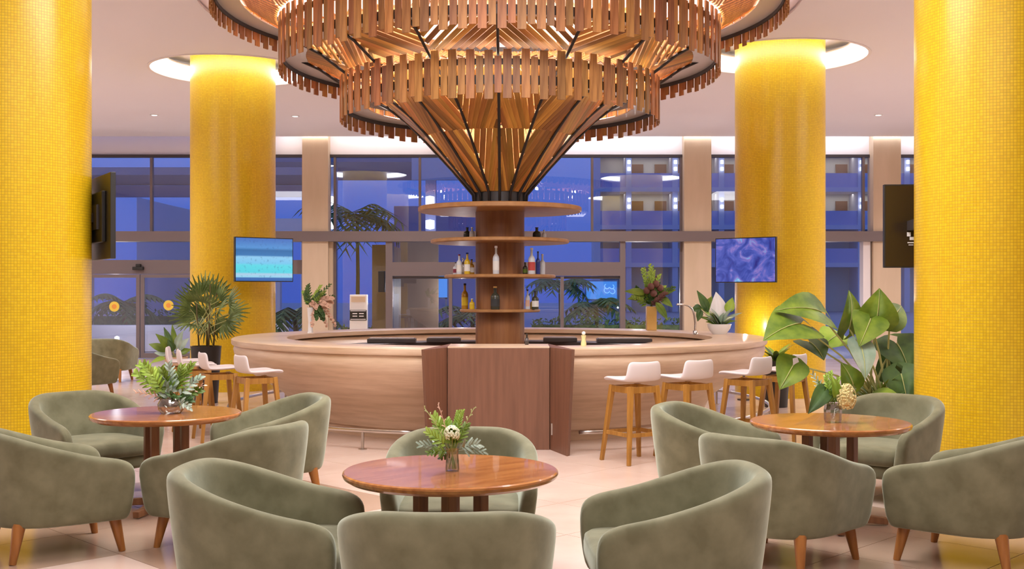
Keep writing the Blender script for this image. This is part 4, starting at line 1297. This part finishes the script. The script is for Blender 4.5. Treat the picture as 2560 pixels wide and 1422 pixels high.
# grinder and small items on the inner rim
def grinder(px, D, label, h=.16):
    t = thing('pepper_grinder', label, 'grinder', on_bar(px, D))
    obj('body', MB().lathe([(0, 0), (.03, 0), (.03, .03), (.02, .07), (.027, h * .72), (0, h * .72)], n=20), M['flower_cream'], t, smooth=True, edge=40)
    obj('knob', MB().ball((0, 0, h * .85), .022), M['white'], t, smooth=True)
grinder(1459, 12.1, 'small cream grinder on the bar right of the wooden column')
t = thing('beer_tap', 'small dark tap fixture on the bar beside the wooden column', 'tap', on_bar(1317, 12.05))
obj('body', MB().tube([(0, 0, 0), (0, 0, .09)], .02, 10), M['dark'], t, smooth=True)
obj('handle', MB().bar((0, 0, .09), (.0, -.03, .13), .02, .02), M['black'], t)
for k, (px, D, w) in enumerate(((1110, 17.5, .5), (980, 17.3, .7), (1560, 17.3, .8), (1400, 17.6, .5))):
    p = W(px, 0, D - .92)
    q = thing('bar_appliance', ('low steel appliance inside the bar just left of the wooden column', 'wide low steel appliance inside the bar, left half',
              'wide low steel appliance inside the bar near the gold vase', 'low steel appliance inside the bar just right of the wooden column')[k], 'appliance', (p.x, p.y, .901), group='appliances inside the bar')
    obj('body', MB().box(-w / 2, w / 2, -.12, .12, 0, .06), M['dark'], q, bevel=.01)
    obj('lid', MB().box(-w / 2 + .02, w / 2 - .02, -.10, .10, .06, .07), M['brush'], q, bevel=.004)

# --- bottles
def liquid(name, c, rough=.12): return mat(name, c, rough)
M['b_clear'] = glass_mat('clear_bottle', .45, (.80, .84, .88))
M['b_amber'] = liquid('amber_bottle', (.42, .20, .015))
M['b_yellow'] = liquid('yellow_bottle', (.62, .42, .03))
M['b_dark'] = liquid('dark_bottle', (.05, .05, .035))
M['b_blue'] = liquid('blue_bottle', (.03, .05, .22))
M['b_white'] = liquid('frosted_bottle', (.62, .64, .68), .3)
M['label_w'] = mat('paper_label', (.75, .72, .68), .7)
M['label_k'] = mat('black_label', (.03, .03, .03), .6)
M['label_r'] = mat('red_label', (.5, .06, .05), .6)
M['cap_r'] = mat('dark_red_cap', (.25, .03, .06), .4)
def bottle(label, px, D, zs, h, r, body, lab='label_w', cap='black', square=False, group=None):
    p = W(px, 0, D)
    t = thing('bottle', label, 'bottle', (p.x, D, zs), 0, group)
    n = 4 if square else 20
    pr = [(0, 0), (r * .95, 0), (r, .008), (r, h * .56), (r * .85, h * .63), (r * .36, h * .72), (r * .32, h * .93), (r * .38, h * .94), (0, h * .94)]
    obj('glass', MB().lathe(pr, n=n, a0=pi / 4, a1=pi / 4 + 2 * pi), M[body], t, smooth=True, edge=40)
    obj('cap', MB().lathe([(0, h * .925), (r * .42, h * .925), (r * .42, h), (0, h)], n=16), M[cap], t, smooth=True, edge=40)
    obj('label', MB().lathe([(r * 1.015, h * .14), (r * 1.015, h * .46)], n=n, a0=pi / 4, a1=pi / 4 + 2 * pi), M[lab], t, smooth=not square, edge=40)
    return t
z3, z4, z2, z1 = 1.8705, 1.4155, 2.3355, 2.7655
G3, G4 = 'bottles on the third shelf from the top', 'bottles on the lowest shelf'
bottle('tall clear bottle with a silver cap, alone in the middle of the third shelf', 1240, 14.33, z3, .36, .042, 'b_white', 'label_w', 'chrome', group=G3)
for a in (('short dark-labelled bottle at the left end of the third shelf', 1140, 14.75, .16, .04, 'b_white', 'cap_r', 'black'),
          ('clear bottle with a dark red cap, second at the left of the third shelf', 1148, 14.55, .26, .036, 'b_white', 'label_w', 'cap_r'),
          ('clear bottle with a white label amid the left group, third shelf', 1158, 14.8, .22, .036, 'b_clear', 'label_w', 'white'),
          ('bottle with a blue cap and golden drink on the left of the third shelf', 1168, 14.5, .28, .04, 'b_yellow', 'label_w', 'b_blue'),
          ('amber bottle next to the column on the left of the third shelf', 1179, 14.7, .20, .036, 'b_amber', 'label_w', 'black')):
    bottle(a[0], a[1], a[2], z3, a[3], a[4], a[5], a[6], a[7], group=G3)
for a in (('small green bottle next to the column on the right of the third shelf', 1313, 14.7, .16, .032, 'b_dark', 'leaf', 'black'),
          ('tall bottle with a white and red label on the right of the third shelf', 1329, 14.45, .34, .045, 'b_white', 'label_r', 'white'),
          ('slim dark blue bottle on the right of the third shelf', 1345, 14.6, .30, .030, 'b_blue', 'b_blue', 'black'),
          ('frosted blue-white bottle at the right end of the third shelf', 1356, 14.75, .27, .036, 'b_white', 'b_white', 'chrome')):
    bottle(a[0], a[1], a[2], z3, a[3], a[4], a[5], a[6], a[7], group=G3)
bottle('round dark bottle with a black label and gold cap, middle of the lowest shelf', 1238, 14.46, z4, .30, .058, 'b_dark', 'label_k', 'gold', group=G4)
for a in (('tall amber bottle with a long neck on the left of the lowest shelf', 1162, 14.85, .34, .045, 'b_amber', 'b_yellow', 'black'),
          ('small golden bottle beside the column on the left of the lowest shelf', 1180, 14.7, .14, .035, 'b_yellow', 'b_yellow', 'white'),
          ('slim pale pink bottle beside the column on the right of the lowest shelf', 1319, 14.7, .26, .030, 'b_white', 'flower_pink', 'black'),
          ('dark green bottle with a grey label at the right end of the lowest shelf', 1338, 14.6, .24, .046, 'b_dark', 'label_w', 'black'),
          ('short yellow-based bottle behind the dark green one on the lowest shelf', 1333, 14.9, .15, .04, 'b_yellow', 'b_yellow', 'black')):
    bottle(a[0], a[1], a[2], z4, a[3], a[4], a[5], a[6], a[7], group=G4)
for a in (('squat dark bottle at the left on the second shelf from the top', 1168, 15.0, .17, .05, 'b_dark', 'label_k', 'black'),
          ('clear bottle next to the dark one at the left on the second shelf', 1180, 14.8, .16, .035, 'b_white', 'label_w', 'chrome'),
          ('squat dark bottle at the right on the second shelf from the top', 1342, 15.0, .17, .055, 'b_dark', 'label_k', 'black'),
          ('small frosted bottle right of the dark one on the second shelf', 1360, 14.9, .13, .03, 'b_white', 'b_white', 'chrome')):
    bottle(a[0], a[1], a[2], z2, a[3], a[4], a[5], a[6], a[7], group='bottles on the second shelf from the top')

# ================================================================== TELEVISIONS
def screen_mat(name, kind):
    m = bpy.data.materials.new(name); m.use_nodes = True
    t, b, N, L = nodes(m)
    b.inputs['Base Color'].default_value = (.01, .01, .01, 1); b.inputs['Roughness'].default_value = .15
    tc = N('ShaderNodeTexCoord'); sp = N('ShaderNodeSeparateXYZ'); L(tc.outputs['UV'], sp.inputs[0])
    no = N('ShaderNodeTexNoise'); mp = N('ShaderNodeMapping')
    L(tc.outputs['UV'], mp.inputs[0]); L(mp.outputs[0], no.inputs['Vector'])
    cr = N('ShaderNodeValToRGB'); cr2 = N('ShaderNodeValToRGB'); mx = N('ShaderNodeMix'); mx.data_type = 'RGBA'
    if kind == 'beach':
        cr.color_ramp.interpolation = 'LINEAR'
        e = cr.color_ramp.elements
        e[0].position = 0; e[0].color = (.04, .13, .42, 1); e[1].position = 1; e[1].color = (.07, .17, .52, 1)
        for p, c in ((.07, (.05, .16, .45)), (.09, (.30, .66, .86)), (.16, (.42, .62, .80)), (.20, (.10, .66, .78)), (.36, (.12, .70, .80)), (.42, (.20, .58, .86)), (.56, (.28, .60, .88)), (.60, (.05, .20, .48)), (.72, (.04, .16, .40)), (.78, (.10, .30, .66))):
            x = e.new(p); x.color = (*c, 1)
        L(sp.outputs['Y'], cr.inputs[0])
        mp.inputs['Scale'].default_value = (14, 9, 1); no.inputs['Scale'].default_value = 1.5
        cr2.color_ramp.elements[0].position = .58; cr2.color_ramp.elements[0].color = (0, 0, 0, 1)
        cr2.color_ramp.elements[1].position = .70; cr2.color_ramp.elements[1].color = (.35, .35, .35, 1)
        L(no.outputs[0], cr2.inputs[0]); L(cr2.outputs[0], mx.inputs[0]); L(cr.outputs[0], mx.inputs[6]); mx.inputs[7].default_value = (.04, .10, .32, 1)
        L(mx.outputs[2], b.inputs['Emission Color']); b.inputs['Emission Strength'].default_value = 1.0
    else:
        mp.inputs['Scale'].default_value = (3.5, 2.2, 1); no.inputs['Scale'].default_value = 1.3; no.inputs['Detail'].default_value = 4; no.inputs['Distortion'].default_value = 1.2
        e = cr.color_ramp.elements
        e[0].position = .3; e[0].color = (.03, .03, .25, 1); e[1].position = .78; e[1].color = (.55, .80, 1.0, 1)
        for p, c in ((.42, (.05, .08, .42)), (.52, (.10, .13, .55)), (.60, (.28, .20, .60)), (.68, (.16, .45, .85))):
            x = e.new(p); x.color = (*c, 1)
        L(no.outputs[0], cr.inputs[0]); L(cr.outputs[0], b.inputs['Emission Color']); b.inputs['Emission Strength'].default_value = .9
    return m
M['scr_beach'] = screen_mat('beach_screen', 'beach')
M['scr_concert'] = screen_mat('concert_screen', 'concert')
def tv(label, c, yaw, w, h, scr, arm_to=None, back=False):
    t = thing('television', label, 'television', c, yaw)
    obj('casing', MB().box(-w / 2, w / 2, -.02, .03, -h / 2, h / 2), M['black'], t, bevel=.005)
    me = bpy.data.meshes.new('screen')
    b = .014
    me.from_pydata([(-w / 2 + b, -.0215, -h / 2 + b), (w / 2 - b, -.0215, -h / 2 + b), (w / 2 - b, -.0215, h / 2 - b), (-w / 2 + b, -.0215, h / 2 - b)], [], [(0, 1, 2, 3)])
    uv = me.uv_layers.new(name='uv')
    for i, q in enumerate(((0, 0), (1, 0), (1, 1), (0, 1))): uv.data[i].uv = q
    s_ = obj('screen', me, scr, t)
    obj('back_housing', MB().box(-w * .3, w * .3, .03, .07, -h * .3, h * .3), M['black'], t, bevel=.01)
    if arm_to is not None:
        inv = Matrix.Rotation(-yaw, 4, 'Z')
        v = inv @ (Vector(arm_to) - Vector(c))
        obj('mount_arm', MB().bar((0, .06, 0), (v.x, v.y, v.z), .05, .09), M['frame_dark'], t)
        obj('mount_plate', MB().box(-.15, .15, .07, .09, -.12, .12), M['frame_dark'], t)
    return t
c = W(660, 649, 17.75)
tv('television with a blue beach picture, mounted beside the left far column', c, R(38), 1.0, .70, M['scr_beach'], (FC[0][0] + .4, FC[0][1] - .55, c.z))
c = W(1864, 650, 16.9)
tv('television with a blue and purple concert picture, mounted beside the right far column', c, R(-38), 1.0, .68, M['scr_concert'], (FC[1][0] - .4, FC[1][1] - .55, c.z))
c = W(2275, 565, 10.75)
M['scr_dark'] = mat('dark_screen', (.032, .020, .010), .18)
t = tv('large dark television showing a small white emblem, behind the near right column', c, R(-4), .50, .80, M['scr_dark'], (3.75, 10.4, c.z))
em = MB()
for x0, x1, z0, z1 in ((-.030, .012, -.085, -.06), (-.034, -.024, -.125, -.085), (.0, .035, -.135, -.125), (-.02, .03, -.155, -.145), (.012, .024, -.125, -.085), (-.015, .035, -.17, -.165)):
    em.box(x0, x1, -.024, -.022, z0, z1)
em.lathe([(.014, 0), (.022, 0)], n=16)
obj('white_emblem', MB().box(-.035, .0, -.0245, -.0225, -.10, -.06).box(-.01, .03, -.0245, -.0225, -.135, -.105).box(-.03, .03, -.0245, -.0225, -.165, -.155).box(-.02, .025, -.0245, -.0225, -.185, -.178), M['white'], t)['label'] = 'small white emblem on the dark screen'
tv('dark television seen almost edge-on from behind, beside the near left column', (-4.02, 11.0, 2.37), R(122), .95, .82, M['black_gloss'], (-4.5, 11.1, 2.37))
